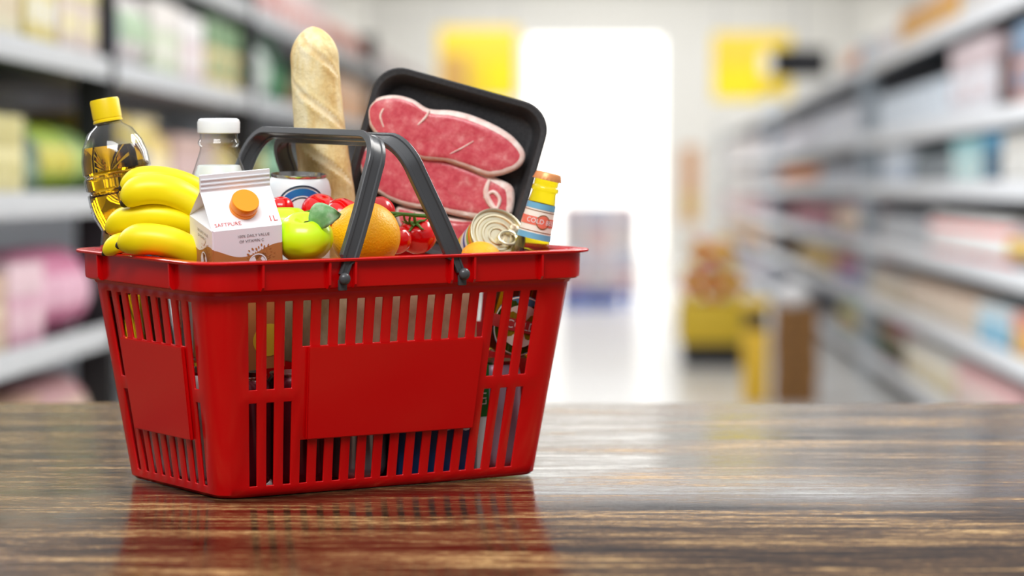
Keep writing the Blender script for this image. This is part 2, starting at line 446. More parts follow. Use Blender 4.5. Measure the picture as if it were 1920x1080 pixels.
# ------------------------------------------------------------------ juice carton
fl = at(398, 435, 3.166)
CL = math.radians(11.5); CYAW = math.radians(23.5); CW = .0735; CHT = .148
rotc = Matrix.Rotation(CL, 4, 'X') @ Matrix.Rotation(CYAW, 4, 'Z')
base = fl - (rotc @ Vector((-CW/2, -CW/2, CHT)))
t = thing('juice_carton', 'white and brown gable-top juice carton with round orange cap', 'carton', Matrix.Translation(base) @ rotc)
cartm = mat('carton print', (238,239,243), .42)
def build_carton(m):
    """white card with a brown wave around the lower part"""
    tc = nd(m, 'ShaderNodeTexCoord'); s = nd(m, 'ShaderNodeSeparateXYZ'); lk(m, tc.outputs['Object'], s.inputs[0])
    ad = nd(m, 'ShaderNodeMath', operation='SUBTRACT'); lk(m, s.outputs['X'], ad.inputs[0]); lk(m, s.outputs['Y'], ad.inputs[1])
    w = nd(m, 'ShaderNodeMath', operation='MULTIPLY'); w.inputs[1].default_value = 80; lk(m, ad.outputs[0], w.inputs[0])
    ph = nd(m, 'ShaderNodeMath', operation='ADD'); ph.inputs[1].default_value = 2.2; lk(m, w.outputs[0], ph.inputs[0])
    si = nd(m, 'ShaderNodeMath', operation='SINE'); lk(m, ph.outputs[0], si.inputs[0])
    am = nd(m, 'ShaderNodeMath', operation='MULTIPLY_ADD'); am.inputs[1].default_value = .0055; am.inputs[2].default_value = CHT-.0235; lk(m, si.outputs[0], am.inputs[0])
    lt = nd(m, 'ShaderNodeMath', operation='LESS_THAN'); lk(m, s.outputs['Z'], lt.inputs[0]); lk(m, am.outputs[0], lt.inputs[1])
    mx = nd(m, 'ShaderNodeMix', data_type='RGBA'); lk(m, lt.outputs[0], mx.inputs[0])
    mx.inputs[6].default_value = (*lin((240,241,245)), 1); mx.inputs[7].default_value = (*lin((186,126,72)), 1)
    lk(m, mx.outputs[2], pbsdf(m).inputs['Base Color'])
build_carton(cartm)
h = CW/2; zr = CHT+.032; zf = zr+.0175; rw = h-.001
bm = bmesh.new()
B = [bm.verts.new(p) for p in ((-h,-h,0),(h,-h,0),(h,h,0),(-h,h,0))]
S = [bm.verts.new(p) for p in ((-h,-h,CHT),(h,-h,CHT),(h,h,CHT),(-h,h,CHT))]
bm.faces.new(B[::-1])
for i in range(4): bm.faces.new((B[i], B[(i+1) % 4], S[(i+1) % 4], S[i]))
R_ = [bm.verts.new(p) for p in ((-h,-.0015,zr),(h,-.0015,zr),(h,.0015,zr),(-h,.0015,zr))]
bm.faces.new((S[0], S[1], R_[1], R_[0])); bm.faces.new((S[2], S[3], R_[3], R_[2]))
for sx, a, b, ra, rb in ((-1, S[0], S[3], R_[0], R_[3]), (1, S[1], S[2], R_[1], R_[2])):
    ap = bm.verts.new((sx*(h-.027), 0, zr-.002))
    bm.faces.new((a, b, ap)); bm.faces.new((a, ap, ra)); bm.faces.new((b, rb, ap)); bm.faces.new((ra, ap, rb))
F_ = [bm.verts.new(p) for p in ((-h,-.0015,zf),(h,-.0015,zf),(h,.0015,zf),(-h,.0015,zf))]
for i in range(4): bm.faces.new((R_[i], R_[(i+1) % 4], F_[(i+1) % 4], F_[i]))
bm.faces.new(F_)
bmesh.ops.bevel(bm, geom=[e for e in bm.edges if abs(e.verts[0].co.z-e.verts[1].co.z) > .1 or (e.verts[0].co.z == CHT and e.verts[1].co.z == CHT)], offset=.0012, segments=2, affect='EDGES')
obj('carton_body', bm, cartm, t)
bm = bmesh.new()
for k in range(3): add_box(bm, (0, -.0020, zr+.0035+k*.0045), (CW*.985, .0011, .0011))
obj('crimp_line', bm, mat('carton crimp', (228,229,233), .45), t)
nroof = Vector((0, -(zr-CHT), h)).normalized(); uroof = Vector((0, h, zr-CHT)).normalized()
def roof(x, y, o=.0004): return Vector((0,-h,CHT)) + Vector((1,0,0))*x + uroof*y + nroof*o
bm = bmesh.new(); cc = axis_pose(roof(.002, .0245, 0), nroof)
lathe(bm, [(.0142,0),(.0142,.004),(.0136,.0045),(.0136,.0052),(.0140,.0056),(.0140,.0125),(.0134,.0137),(0,.0137)], 36, close=False)
for v in bm.verts: v.co = cc @ v.co
obj('screw_cap', bm, mat('orange cap', (255,150,4), .35), t)
redp = mat('red lettering', (205,70,55), .5); greyp = mat('grey lettering', (110,100,98), .5); brownp = mat('brown print', (186,126,72), .45)
bm = bmesh.new()
add_text(bm, 'SAFTPURE', .0062, lambda x, y: roof(-h+.004+x, .0065+y), 'LEFT'); add_text(bm, '1L', .0098, lambda x, y: roof(h-.003+x, .0085+y), 'RIGHT')
obj('red_lettering', bm, redp, t, smooth=False, recalc=False)
bm = bmesh.new()
fr_ = lambda x, z: Vector((x, -h-.0004, z)); lf_ = lambda x, z: Vector((-h-.0004, -x, z))
for fn in (fr_, lf_):
    add_text(bm, '100% DAILY VALUE', .0040, lambda x, y, fn=fn: fn(.006+x, CHT-.0078+y)); add_text(bm, 'OF VITAMIN C', .0040, lambda x, y, fn=fn: fn(.004+x, CHT-.0132+y))
obj('grey_lettering', bm, greyp, t, smooth=False, recalc=False)
rnd = random.Random(3)
for fn in (fr_, lf_):                          # splash crown: spikes and flying drops
    bm = bmesh.new(); cxs, czs = .014, CHT-.0330
    for k in range(13):
        a = math.radians(8 + k*13.5); L_ = rnd.uniform(.009, .0135); d = Vector((math.cos(a), math.sin(a))); p = Vector((-d.y, d.x))*.0020
        q = [(Vector((cxs, czs))+d*.004-p), (Vector((cxs, czs))+d*.004+p), (Vector((cxs, czs))+d*L_)]
        bm.faces.new([bm.verts.new(fn(v.x, v.y)) for v in q])
        c2 = Vector((cxs, czs)) + d*(L_+rnd.uniform(.0015,.004)); w = rnd.uniform(.0005,.0010)
        bm.faces.new([bm.verts.new(fn(c2.x+d.x*w*1.8*math.cos(b)-d.y*w*math.sin(b), c2.y+d.y*w*1.8*math.cos(b)+d.x*w*math.sin(b))) for b in [i*PI/4 for i in range(8)]])
    obj('splash_print', bm, brownp, t, smooth=False, recalc=False)
for fn in (lambda x, z: Vector((x, -h-.0007, z)), lambda x, z: Vector((-h-.0007, -x, z))):
    bm = bmesh.new(); ez = CHT-.0365
    ring_patch(bm, fn, .010, ez, .0085, .0098, 30, 0)
    ring_patch(bm, fn, .009, ez, 0.0, .0076, 16, 0, PI*.6, PI*1.4); ring_patch(bm, fn, .011, ez, .004, .0072, 16, 0, -PI*.3, PI*.35)
    obj('round_emblem', bm, WHITE, t, smooth=False, recalc=False)
bm = bmesh.new()                              # yellow lemon and number strip seen through the slots
ring_patch(bm, fr_, .020, .030, 0, .017, 30); obj('lemon_print', bm, mat('lemon yellow print', (225,205,60), .45), t, smooth=False, recalc=False)

# ------------------------------------------------------------------ milk bottle
glass = thin_glass('clear glass', (246,250,250))
milkm = mat('milk', (238,236,232), .35, sss=.2)
top = at(409, 222, 3.360)
t = thing('milk_bottle', 'glass milk bottle with a round white cap behind the juice carton', 'bottle', Matrix.Translation((top.x+.0005, 3.360, .1235)))
H = top.z - .1235
mp_ = [(0,.0),(.036,.0),(.0415,.004),(.0425,.010),(.0425,H-.125),(.0410,H-.110),(.0375,H-.088),(.0305,H-.066),(.0238,H-.046),(.0200,H-.034),(.0196,H-.030),(.0212,H-.028),(.0222,H-.0255),(.0212,H-.023),(.0198,H-.021),(.0198,H-.010)]
bm = bmesh.new(); lathe(bm, mp_, 48, close=False); obj('bottle_glass', bm, glass, t)
lev = H-.049
mk = [(max(0, r-.0026), z+.004 if z < .02 else z) for r, z in mp_ if z < lev] + [(.0222, lev-.0008),(.0214, lev),(0, lev)]
bm = bmesh.new(); lathe(bm, mk, 48, close=False); obj('milk_fill', bm, milkm, t)
bm = bmesh.new(); lathe(bm, [(0,H-.010),(.0215,H-.0155),(.0222,H-.0148),(.0224,H-.004),(.0212,H-.0012),(.019,H),(0,H)], 48, close=False); obj('bottle_cap', bm, mat('white cap', (236,238,240), .35), t)

# ------------------------------------------------------------------ oil bottle
oilg = thin_glass('clear oil bottle plastic', (244,247,248))
oilm = mat('golden oil', (236,176,10), .03, trans=1., ior=1.46)
p1 = at(195, 186, 3.372); p2 = at(247, 470, 3.362)
ax = (p1-p2).normalized()
bot = p2 - ax*((p2.z-.1265)/ax.z)
L_ = (p1-bot).length
t = thing('oil_bottle', 'clear bottle of golden oil with yellow cap tilting over the left rim', 'bottle', axis_pose(bot, ax))
k = L_
op = [(0,.0),(.025,.0),(.0285,.005),(.0290,.020),(.0295,k-.163),(.0310,k-.150),(.0275,k-.1375),(.0275,k-.135),(.0330,k-.122),(.0348,k-.108),(.0352,k-.0985),(.0330,k-.0968),(.0330,k-.0950),(.0356,k-.0935),(.0362,k-.0815),(.0342,k-.0798),(.0342,k-.0780),(.0362,k-.0762),(.0355,k-.062),(.0320,k-.048),(.0240,k-.034),(.0150,k-.0275),(.0134,k-.025),(.0134,k-.004)]
bm = bmesh.new(); lathe(bm, op, 44, close=False); obj('bottle_shell', bm, oilg, t)
lev = k-.050
lq = [(max(0, r-.0016), z+.002 if z < .006 else z) for r, z in op if z < lev-.001]
lq += [(.0303, lev), (0, lev)]
bm = bmesh.new(); lathe(bm, lq, 44, close=False)
# the oil lies level in the tilted bottle
ia = (axis_pose(Vector((0,0,0)), ax).to_3x3().inverted() @ Vector((0,0,1)))
for v in bm.verts:
    if v.co.z > lev-.0005: v.co.z = lev - (v.co.x*ia.x+v.co.y*ia.y)/ia.z*.35
obj('oil_fill', bm, oilm, t)
bm = bmesh.new(); lathe(bm, [(.0135,k-.0245),(.0156,k-.0245),(.0156,k-.0225),(.0149,k-.022),(.0149,k-.0210),(.0153,k-.0205),(.0153,k-.002),(.0146,k),(0,k)], 60, close=False)
for v in bm.verts:
    if k-.0187 < v.co.z < k-.001:
        a = math.atan2(v.co.y, v.co.x); q = 1+.012*math.cos(a*30); v.co.x *= q; v.co.y *= q
obj('bottle_cap', bm, mat('yellow cap', (238,205,12), .35), t)
bm = bmesh.new()                             # raised pattern pressed into the front
cyl = lambda u, v: on_cyl(.0366, -PI/2-.15)(u, v)
for zc_, k0 in ((k-.070, .0085), (k-.0875, .0055), (k-.112, .0095)):      # sunburst strokes
    for q_ in range(18):
        a = q_/18*2*PI; d = Vector((math.cos(a), math.sin(a))); p = Vector((-d.y, d.x))*.00045; L1 = k0*(1.0 if q_ % 2 else .75)
        sx_ = 1.7
        bm.faces.new([bm.verts.new(cyl((w_.x)*sx_-.004, zc_+w_.y)) for w_ in (d*k0*.35-p, d*L1-p, d*L1+p, d*k0*.35+p)])
obj('embossed_pattern', bm, mat('embossed oil pattern', (120,86,10), .3), t, smooth=False, recalc=False)
bm = bmesh.new(); grid_patch(bm, on_cyl(.0314, -PI/2), -.085, .085, k-.206, k-.151, 40, 1, 0); grid_patch(bm, on_cyl(.0318, -PI/2), -.085, .085, k-.186, k-.170, 40, 1, 1)
obj('wrap_label', bm, [mat('label red', (190,30,28), .4), mat('label blue', (62,104,150), .4)], t)

# ------------------------------------------------------------------ bananas
ban = noise_mat('banana skin', [(.25,(214,188,10)),(.5,(250,228,8)),(.75,(255,238,30))], .38, scale=(1,1,1), nscale=9, detail=3, sss=.05)
tipm = mat('banana tip', (46,34,18), .7)
def banana(pix, rad, label, nose=.35):
    P = catmull([at(x, y, Y) for x, y, Y in pix], 30)
    cen = P[len(P)//2]
    t = thing('banana', label, 'banana', Matrix.Translation(cen), 'bananas heaped at the left of the basket')
    Q = [p-cen for p in P]; R = []
    for i in range(30):
        s = i/29
        g = min(1., nose + (1-nose)*math.sin(min(1, s/.26)*PI/2)**.9) if s < .26 else 1.
        if s > .85: g = 1-.4*((s-.85)/.15)
        R.append(rad*g)
    sect = lambda i, a: 1+.045*abs(math.cos(2.5*a))**.7-.03
    bm = bmesh.new(); tube(bm, Q, R, 20, section=sect); obj('peel', bm, ban, t)
    d = (Q[0]-Q[1]).normalized(); bm = bmesh.new()
    tube(bm, [Q[0]-d*.002, Q[0]+d*.0012, Q[0]+d*.0030, Q[0]+d*.0042], [rad*nose*.96, rad*nose*.86, rad*nose*.62, rad*nose*.3], 14); obj('blossom_tip', bm, tipm, t)
banana([(229,352,3.300),(262,334,3.300),(310,334,3.305),(360,350,3.315),(405,385,3.325)], .0115, 'banana at the top and rear of the heap, against the oil bottle')
banana([(233,381,3.262),(262,358,3.262),(310,357,3.265),(352,375,3.275),(395,415,3.29)], .0155, 'plump banana second from the top of the heap')
banana([(203,432,3.285),(235,412,3.275),(285,405,3.27),(335,412,3.275),(390,440,3.295)], .0135, 'shadowed banana in the middle of the heap')
banana([(197,474,3.268),(222,457,3.262),(262,452,3.262),(310,456,3.27),(360,475,3.28)], .0105, 'small lowest banana with its tip resting on the left rim')
banana([(224,460,3.232),(262,449,3.226),(310,453,3.224),(352,471,3.232),(392,505,3.25)], .0160, 'front banana lying against the juice carton side', .3)

# ------------------------------------------------------------------ white can with blue ring
wcan = mat('white can paint', (232,236,240), .3)
c0 = at(561, 326, 3.405)
t = thing('beverage_can', 'white can with a blue ring emblem in front of the baguette', 'can', pose((c0.x-.003, 3.405, c0.z-.1165), 0, math.radians(1.5), math.radians(3)), None)
can_mesh_parts(t, wcan, .0345, .1165)
bm = bmesh.new(); cy = on_cyl(.03475, -PI/2+.2); cz = .1165-.039
for r0, r1, mi in ((.0285,.0305,1),(.0195,.0270,0),(.0165,.0180,1)): ring_patch(bm, cy, 0, cz, r0, r1, 56, mi)
obj('ring_emblem', bm, [mat('emblem blue', (26,108,176), .35), mat('emblem dark', (50,66,88), .35)], t)
bm = bmesh.new(); cy2 = on_cyl(.0348, -PI/2-.95); add_text(bm, 'C', .017, lambda x, y: cy2(x, .1165-.034+y))
obj('lettering', bm, mat('emblem dark', (50,66,88), .35), t, smooth=False, recalc=False)

# ------------------------------------------------------------------ baguette
crust = noise_mat('baguette crust', [(.28,(196,150,84)),(.42,(222,188,122)),(.55,(236,214,158)),(.72,(248,236,200))], .75, scale=(1,1,.35), nscale=42, detail=6, bump=.5, bscale=220)
bt_, bb_ = at(586, 50, 3.460), at(636, 478, 3.450)
t = thing('baguette', 'long floury baguette standing upright behind the basket handle', 'bread', Matrix.Translation(bb_))
n = 150; bl = bt_-bb_; Q = []; R = []
for i in range(n):
    q = i/(n-1)
    Q.append(bl*q + Vector((-.004*math.sin(q*PI), 0, 0)) + Vector((0,0,-.02+.02*q)))
    e = math.sin(min(1, (1-q)/.12)*PI/2)**.55 if q > .88 else 1.
    R.append(max(.0015, (.0252 + .0055*(1-q))*e))
def cut_dist(i, a):
    """signed distance along the loaf to the nearest slanting score cut, and how open the cut is there"""
    q = i/(n-1); u = (math.degrees((a+PI) % (2*PI)-PI)+78)/150
    if not 0 < u < 1: return 1., 0.
    d = min((q-(s0-.235*u) for s0 in (1.02, .80, .585, .37, .16)), key=abs)
    return d, math.sin(PI*u)**.5
def bsec(i, a):
    d, w = cut_dist(i, a); q = i/(n-1)
    g = w*(.050*math.exp(-((d-.024)/.012)**2) + .050*math.exp(-((d+.024)/.014)**2) - .040*math.exp(-(d/.013)**2))
    return 1 + g + .014*math.sin(3*a+q*9) + .006*math.sin(q*70+2*a)
bm = bmesh.new(); tube(bm, Q, R, 56, section=bsec, up=Vector((0,-1,0)))
for k_, f_ in enumerate(list(bm.faces)[:(n-1)*56]):
    d, w = cut_dist(k_//56+.5, 2*PI*((k_ % 56)+.5)/56)
    if w > .25 and abs(d) < .022*w: f_.material_index = 1
torn = noise_mat('torn crust', [(.3,(232,200,138)),(.7,(250,236,196))], .8, nscale=70, bump=.5)
obj('crust', bm, [crust, torn], t)

# ------------------------------------------------------------------ meat tray
TRO = math.radians(15.5)
tc_ = at(831, 316, 3.466)
tm = Matrix.Translation(tc_) @ Matrix.Rotation(math.radians(-4), 4, 'Z') @ Matrix.Rotation(math.radians(-5), 4, 'X') @ Matrix.Rotation(TRO, 4, 'Y')
t = thing('meat_tray', 'black foam tray of raw steaks leaning at the back of the basket', 'tray', tm)
TW, TH, TD = .196, .187, .026
foam = noise_mat('black foam', [(.3,(44,44,46)),(.7,(58,57,58))], .45, nscale=300, bump=.1)
def rr2(hx, hz, r, n=10):
    o_ = []
    for c, (sx, sz) in enumerate(((1,-1),(1,1),(-1,1),(-1,-1))):
        for i in range(n):
            a = -PI/2 + c*PI/2 + i/(n-1)*PI/2; o_.append((sx*(hx-r)+r*math.cos(a), sz*(hz-r)+r*math.sin(a)))
    return o_
bm = bmesh.new(); rings = []
for hx, hz, r, y in ((TW/2-.015,TH/2-.015,.020,TD),(TW/2-.011,TH/2-.011,.024,TD-.001),(TW/2-.004,TH/2-.004,.03,.003),(TW/2,TH/2,.032,.002),(TW/2+.0005,TH/2+.0005,.032,0),(TW/2-.001,TH/2-.001,.031,-.0012),
                     (TW/2-.006,TH/2-.006,.028,-.0005),(TW/2-.0085,TH/2-.0085,.026,.003),(TW/2-.0145,TH/2-.0145,.022,TD-.0055),(TW/2-.0175,TH/2-.0175,.019,TD-.0035)):
    rings.append([bm.verts.new((x, y, z)) for x, z in rr2(hx, hz, r)])
m_ = len(rings[0])
for k in range(len(rings)-1):
    for i in range(m_): bm.faces.new((rings[k][i], rings[k][(i+1) % m_], rings[k+1][(i+1) % m_], rings[k+1][i]))
bm.faces.new(rings[0]); bm.faces.new(rings[-1][::-1])
obj('foam_tray', bm, foam, t)
tmi = tm.inverted()
def on_tray(px, py):
    d = ray(px, py); A = tmi @ EYE; D = tmi.to_3x3() @ d; q = (.012-A.y)/D.y; P = A+D*q; return (P.x, P.z)
meat = noise_mat('raw steak', [(.2,(176,38,56)),(.42,(204,74,86)),(.56,(214,100,106)),(.70,(228,142,142)),(.84,(242,196,190))], .32, nscale=80, detail=6, bump=.18, bscale=260, nrough=.7, coat=.15)
fat = noise_mat('steak fat', [(.3,(232,190,178)),(.6,(246,226,216))], .35, nscale=80, bump=.2)
def steak(pix, fatw, y0, y1, label, seam=None):
    P2 = [Vector(on_tray(*p)) for p in pix]; N = 90
    O = catmull([(p.x, p.y, 0) for p in P2], N, True); W_ = catmull([(w, 0, 0) for w in fatw], N, True)
    cx = sum(p.x for p in O)/N; cz = sum(p.y for p in O)/N
    s = thing('steak', label, 'meat', tm @ Matrix.Translation((cx, 0, cz)), 'raw steaks in the black tray')
    def ins(i, d):
        tg = (O[(i+1) % N]-O[i-1]).normalized(); nn = Vector((-tg.y, tg.x, 0)); c_ = Vector((cx, cz, 0))-O[i]
        if nn.dot(c_) < 0: nn = -nn
        return O[i] + nn*d
    bmf, bmm = bmesh.new(), bmesh.new()
    spec_ = [(0.0015, y0), (0, y0-(y0-y1)*.35), (.0006, y1+.0022), (.0028, y1)]
    rg = [[bmf.verts.new((ins(i, d).x-cx, y, ins(i, d).y-cz)) for i in range(N)] for d, y in spec_]
    rg.append([bmf.verts.new((ins(i, .0028+max(.0004, W_[i].x)).x-cx, y1-.0006+.0005*math.sin(i*1.7), ins(i, .0028+max(.0004, W_[i].x)).y-cz)) for i in range(N)])
    for k in range(len(rg)-1):
        for i in range(N): bmf.faces.new((rg[k][i], rg[k][(i+1) % N], rg[k+1][(i+1) % N], rg[k+1][i]))
    bmf.faces.new(rg[0][::-1])
    obj('fat_rim', bmf, fat, s)
    inner_ = [(v.co.x, v.co.z) for v in rg[-1]] if False else [(ins(i, .0026+max(.0003, W_[i].x)).x-cx, ins(i, .0026+max(.0003, W_[i].x)).y-cz) for i in range(N)]
    levels = [(1., y1-.0004), (.93, y1-.0012), (.78, y1-.0018), (.55, y1-.0012), (.3, y1-.0020)]
    r2_ = [[bmm.verts.new((x*f, y+.00025*math.sin(x*90+z*70), z*f)) for x, z in inner_] for f, y in levels]
    for k in range(len(r2_)-1):
        for i in range(N): bmm.faces.new((r2_[k][i], r2_[k][(i+1) % N], r2_[k+1][(i+1) % N], r2_[k+1][i]))
    c_ = bmm.verts.new((0, y1-.0016, 0))
    for i in range(N): bmm.faces.new((r2_[-1][i], r2_[-1][(i+1) % N], c_))
    obj('lean_meat', bmm, meat, s)
    if seam:
        bms = bmesh.new()
        for sm, wd in seam:
            pts = catmull([(on_tray(*p)[0]-cx, y1-.0020, on_tray(*p)[1]-cz) for p in sm], 16)
            tube(bms, pts, [wd*(.4+.6*math.sin(PI*(j+.5)/16)) for j in range(16)], 8)
        obj('fat_seam', bms, fat, s)
steak([(745,386),(800,398),(860,408),(925,412),(940,432),(918,450),(860,458),(790,448),(748,425)], [.0012]*9, .0215, .0140, 'lowest steak in the black tray, just above the oranges')
steak([(671,300),(690,272),(730,262),(800,285),(845,300),(890,318),(938,336),(962,352),(964,385),(952,408),(905,413),(860,406),(815,395),(765,388),(725,372),(690,345)],
      [.0012,.0012,.001,.001,.001,.001,.004,.006,.005,.0035,.004,.0036,.0026,.0022,.0014,.0014], .0150, .0070, 'middle steak in the black tray, partly under the top steak',
      [([(918,338),(912,362),(922,385),(940,402)], .0035), ([(908,372),(925,360),(938,375),(930,398)], .0022)])
steak([(690,206),(706,186),(740,179),(775,187),(806,205),(850,208),(892,219),(938,240),(968,262),(986,290),(976,314),(946,328),(915,331),(880,318),(838,304),(795,300),(752,284),(715,262),(694,236)],
      [.001,.001,.0012,.0012,.0022,.0035,.004,.004,.0035,.003,.003,.003,.0025,.0018,.001,.001,.001,.001,.001], .0080, -.0010, 'top steak in the black tray, broad with a white fat edge',
      [([(722,205),(716,220),(722,240)], .0012), ([(808,208),(800,222),(786,236)], .0013), ([(846,290),(870,278),(890,266)], .0008)])

# ------------------------------------------------------------------ fruit and vegetables
def rprof(n, fn): return [fn(i/(n-1)*PI) for i in range(n)]
appm = noise_mat('green apple skin', [(.3,(190,240,4)),(.5,(206,250,6)),(.75,(218,252,36))], .28, nscale=14, coat=.3, sss=.04)
def apple(px, py, Y, r, label, leaf=True, tilt=(0,0)):
    c = at(px, py, Y)
    t = thing('apple', label, 'apple', pose(c, 0, tilt[0], tilt[1]), 'green apples by the juice carton')
    bm = bmesh.new()
    def f(a):
        rr = math.sin(a); z = -math.cos(a)
        rad = r*(rr*(1.0 + .05*z)); zz = r*.90*z
        zz -= r*.30*math.exp(-((rad/r)/.30)**2) if z > 0 else -r*.16*math.exp(-((rad/r)/.26)**2)
        return (max(0, rad), zz)
    pr = rprof(36, f); pr[0] = (0, pr[0][1]); pr[-1] = (0, pr[-1][1])
    lathe(bm, pr, 44, close=False)
    for v in bm.verts:
        a = math.atan2(v.co.y, v.co.x); q = 1+.02*math.cos(5*a)*(v.co.z < 0) + .012*math.cos(3*a+1); v.co.x *= q; v.co.y *= q
    obj('apple_flesh', bm, appm, t)
    if leaf:
        sp = catmull([(0,0,r*.56),(r*.04,-.001,r*.62),(r*.12,-.003,r*.68),(r*.24,-.006,r*.76)], 12)
        bm = bmesh.new(); tube(bm, sp, [.0013-.0003*i/11 for i in range(12)], 8); obj('apple_stem', bm, mat('apple stem', (70,52,24), .7), t)
        bm = bmesh.new()
        A = Vector((r*.20,-.006,r*.66)); Bv = Vector((r*1.26,-.012,r*1.22)); d = Bv-A; up = Vector((-d.z, 0, d.x)).normalized(); out = Vector((0,-1,0)); up, out = (up*.66-out*.75), (out*.66+up*.75)
        N = 16; rows = []
        for i in range(N+1):
            s = i/N; w = .0128*math.sin(PI*min(1, s**.85))**.8 if 0 < s < 1 else 0
            mid_ = A + d*s + out*(.004*math.sin(PI*s)) + up*(.003*math.sin(PI*s))
            row = []
            for j in range(-4, 5):
                u = j/4; crease = .0060*abs(u) + .0006*math.sin(i*1.9)*abs(u)
                row.append(mid_ + up*(w*u) + out*crease*(-1 if j < 0 else .3))
            rows.append(row)
        vv = [[bm.verts.new(p) for p in row] for row in rows]
        for i in range(N):
            for j in range(8): bm.faces.new((vv[i][j], vv[i+1][j], vv[i+1][j+1], vv[i][j+1]))
        lo = obj('apple_leaf', bm, noise_mat('apple leaf', [(.3,(86,150,84)),(.5,(130,184,124)),(.75,(196,222,192))], .4, scale=(1,1,1), nscale=60, bump=.3), t)
        s_ = lo.modifiers.new('thickness', 'SOLIDIFY'); s_.thickness = .0006
apple(571, 446, 3.222, .0288, 'front green apple with a stem and leaf', True, (0, .42))
apple(536, 427, 3.282, .0262, 'second green apple half hidden behind the leafy one', False)
orm = noise_mat('orange peel', [(.3,(252,168,10)),(.55,(255,182,16)),(.8,(255,194,36))], .36, nscale=20, bump=.35, bscale=420, sss=.05)
def orange(px, py, Y, r, label):
    c = at(px, py, Y); t = thing('orange', label, 'orange', pose(c, .4, .2, -.35), 'oranges at the front of the basket')
    bm = bmesh.new(); bmesh.ops.create_uvsphere(bm, u_segments=48, v_segments=32, radius=r)
    for v in bm.verts:
        z = v.co.z/r; v.co.z *= .965; v.co.z -= r*.04*math.exp(-((1-z)/.02)) if z > .9 else 0
    obj('peel', bm, orm, t)
    bm = bmesh.new(); lathe(bm, [(0,r*.925),(.0028,r*.93),(.0034,r*.94),(.0022,r*.965),(0,r*.968)], 10, close=False); obj('stem_button', bm, mat('stem button', (120,130,50), .7), t)
orange(685, 442, 3.280, .0362, 'big orange behind the left handle arm')
orange(901, 494, 3.352, .0240, 'orange showing its top beside the tin, right of the right handle arm')
tomm = noise_mat('tomato skin', [(.3,(206,4,8)),(.6,(228,10,10)),(.85,(236,30,18))], .16, nscale=9, coat=.4, sss=.05)
vine = mat('vine green', (74,120,34), .55)
def tomato(px, py, Y, r, label, tilt=(0,0), calyx=True, sz=.92):
    c = at(px, py, Y); t = thing('tomato', label, 'tomato', pose(c, px*.01, tilt[0], tilt[1]), 'red vine tomatoes')
    bm = bmesh.new()
    def f(a):
        rr = math.sin(a); z = -math.cos(a); zz = r*sz*z
        if z > 0: zz -= r*.16*math.exp(-(rr/.28)**2)
        return (r*rr, zz)
    pr = rprof(30, f); pr[0] = (0, pr[0][1]); pr[-1] = (0, pr[-1][1]); lathe(bm, pr, 40, close=False)
    for v in bm.verts:
        a = math.atan2(v.co.y, v.co.x); q = 1+.014*math.cos(5*a)*max(0, v.co.z/r+.2); v.co.x *= q; v.co.y *= q
    obj('tomato_skin', bm, tomm, t)
    if calyx:
        bm = bmesh.new(); zt = r*sz*.84
        for k in range(5):
            a = k*2*PI/5; d = Vector((math.cos(a), math.sin(a), 0))
            tube(bm, catmull([Vector((0,0,zt+.001)), d*r*.25+Vector((0,0,zt+.003)), d*r*.5+Vector((0,0,zt+.0015)), d*r*.72+Vector((0,0,zt+.004))], 9), [.0016,.0017,.0017,.0016,.0014,.0012,.001,.0007,.0003], 6)
        tube(bm, catmull([Vector((0,0,zt)), Vector((0,0,zt+.006)), Vector((.002,0,zt+.011))], 6), .0015, 8)
        obj('calyx', bm, vine, t)
tomato(527, 390, 3.345, .0135, 'small tomato between the milk bottle and the white can', (0,.2), False)
tomato(600, 396, 3.352, .0200, 'tomato in front of the white can', (.2,.35), False)
tomato(645, 408, 3.322, .0222, 'large tomato behind the big orange and the apple leaf', (.45,.05), False)
tomato(706, 400, 3.345, .0200, 'tomato between the two handle arms, behind the orange', (-.2,0), False)
tomato(742, 449, 3.322, .0165, 'tomato squeezed between the big orange and the glossy vine tomato', (.1,0), False)
tomato(783, 441, 3.358, .0205, 'glossy vine tomato inside the right handle arm', (-.15,.75))
bm = bmesh.new()
def vtube(pix, r): tube(bm, catmull([at(*p) for p in pix], 20), r, 8)
vtube([(690,399,3.32),(720,399,3.315),(760,402,3.315),(800,405,3.32),(832,403,3.33)], [.0016+.0006*i/19 for i in range(20)])
vtube([(756,402,3.315),(742,405,3.312),(731,411,3.312)], .0013)
vtube([(757,403,3.315),(759,412,3.318),(766,420,3.325)], .0012)
vtube([(769,406,3.318),(768,416,3.322),(774,424,3.33)], .0012)
o = obj('tomato_vine', bm, vine); tag(o, 'green vine stem lying over the tomatoes between the handle arms', 'stem')
bm = bmesh.new(); vtube([(566,399,3.312),(580,396,3.305),(592,392,3.300),(604,389,3.300)], .0012); o = obj('tomato_vine', bm, vine); tag(o, 'short green vine stem behind the apple leaf', 'stem')

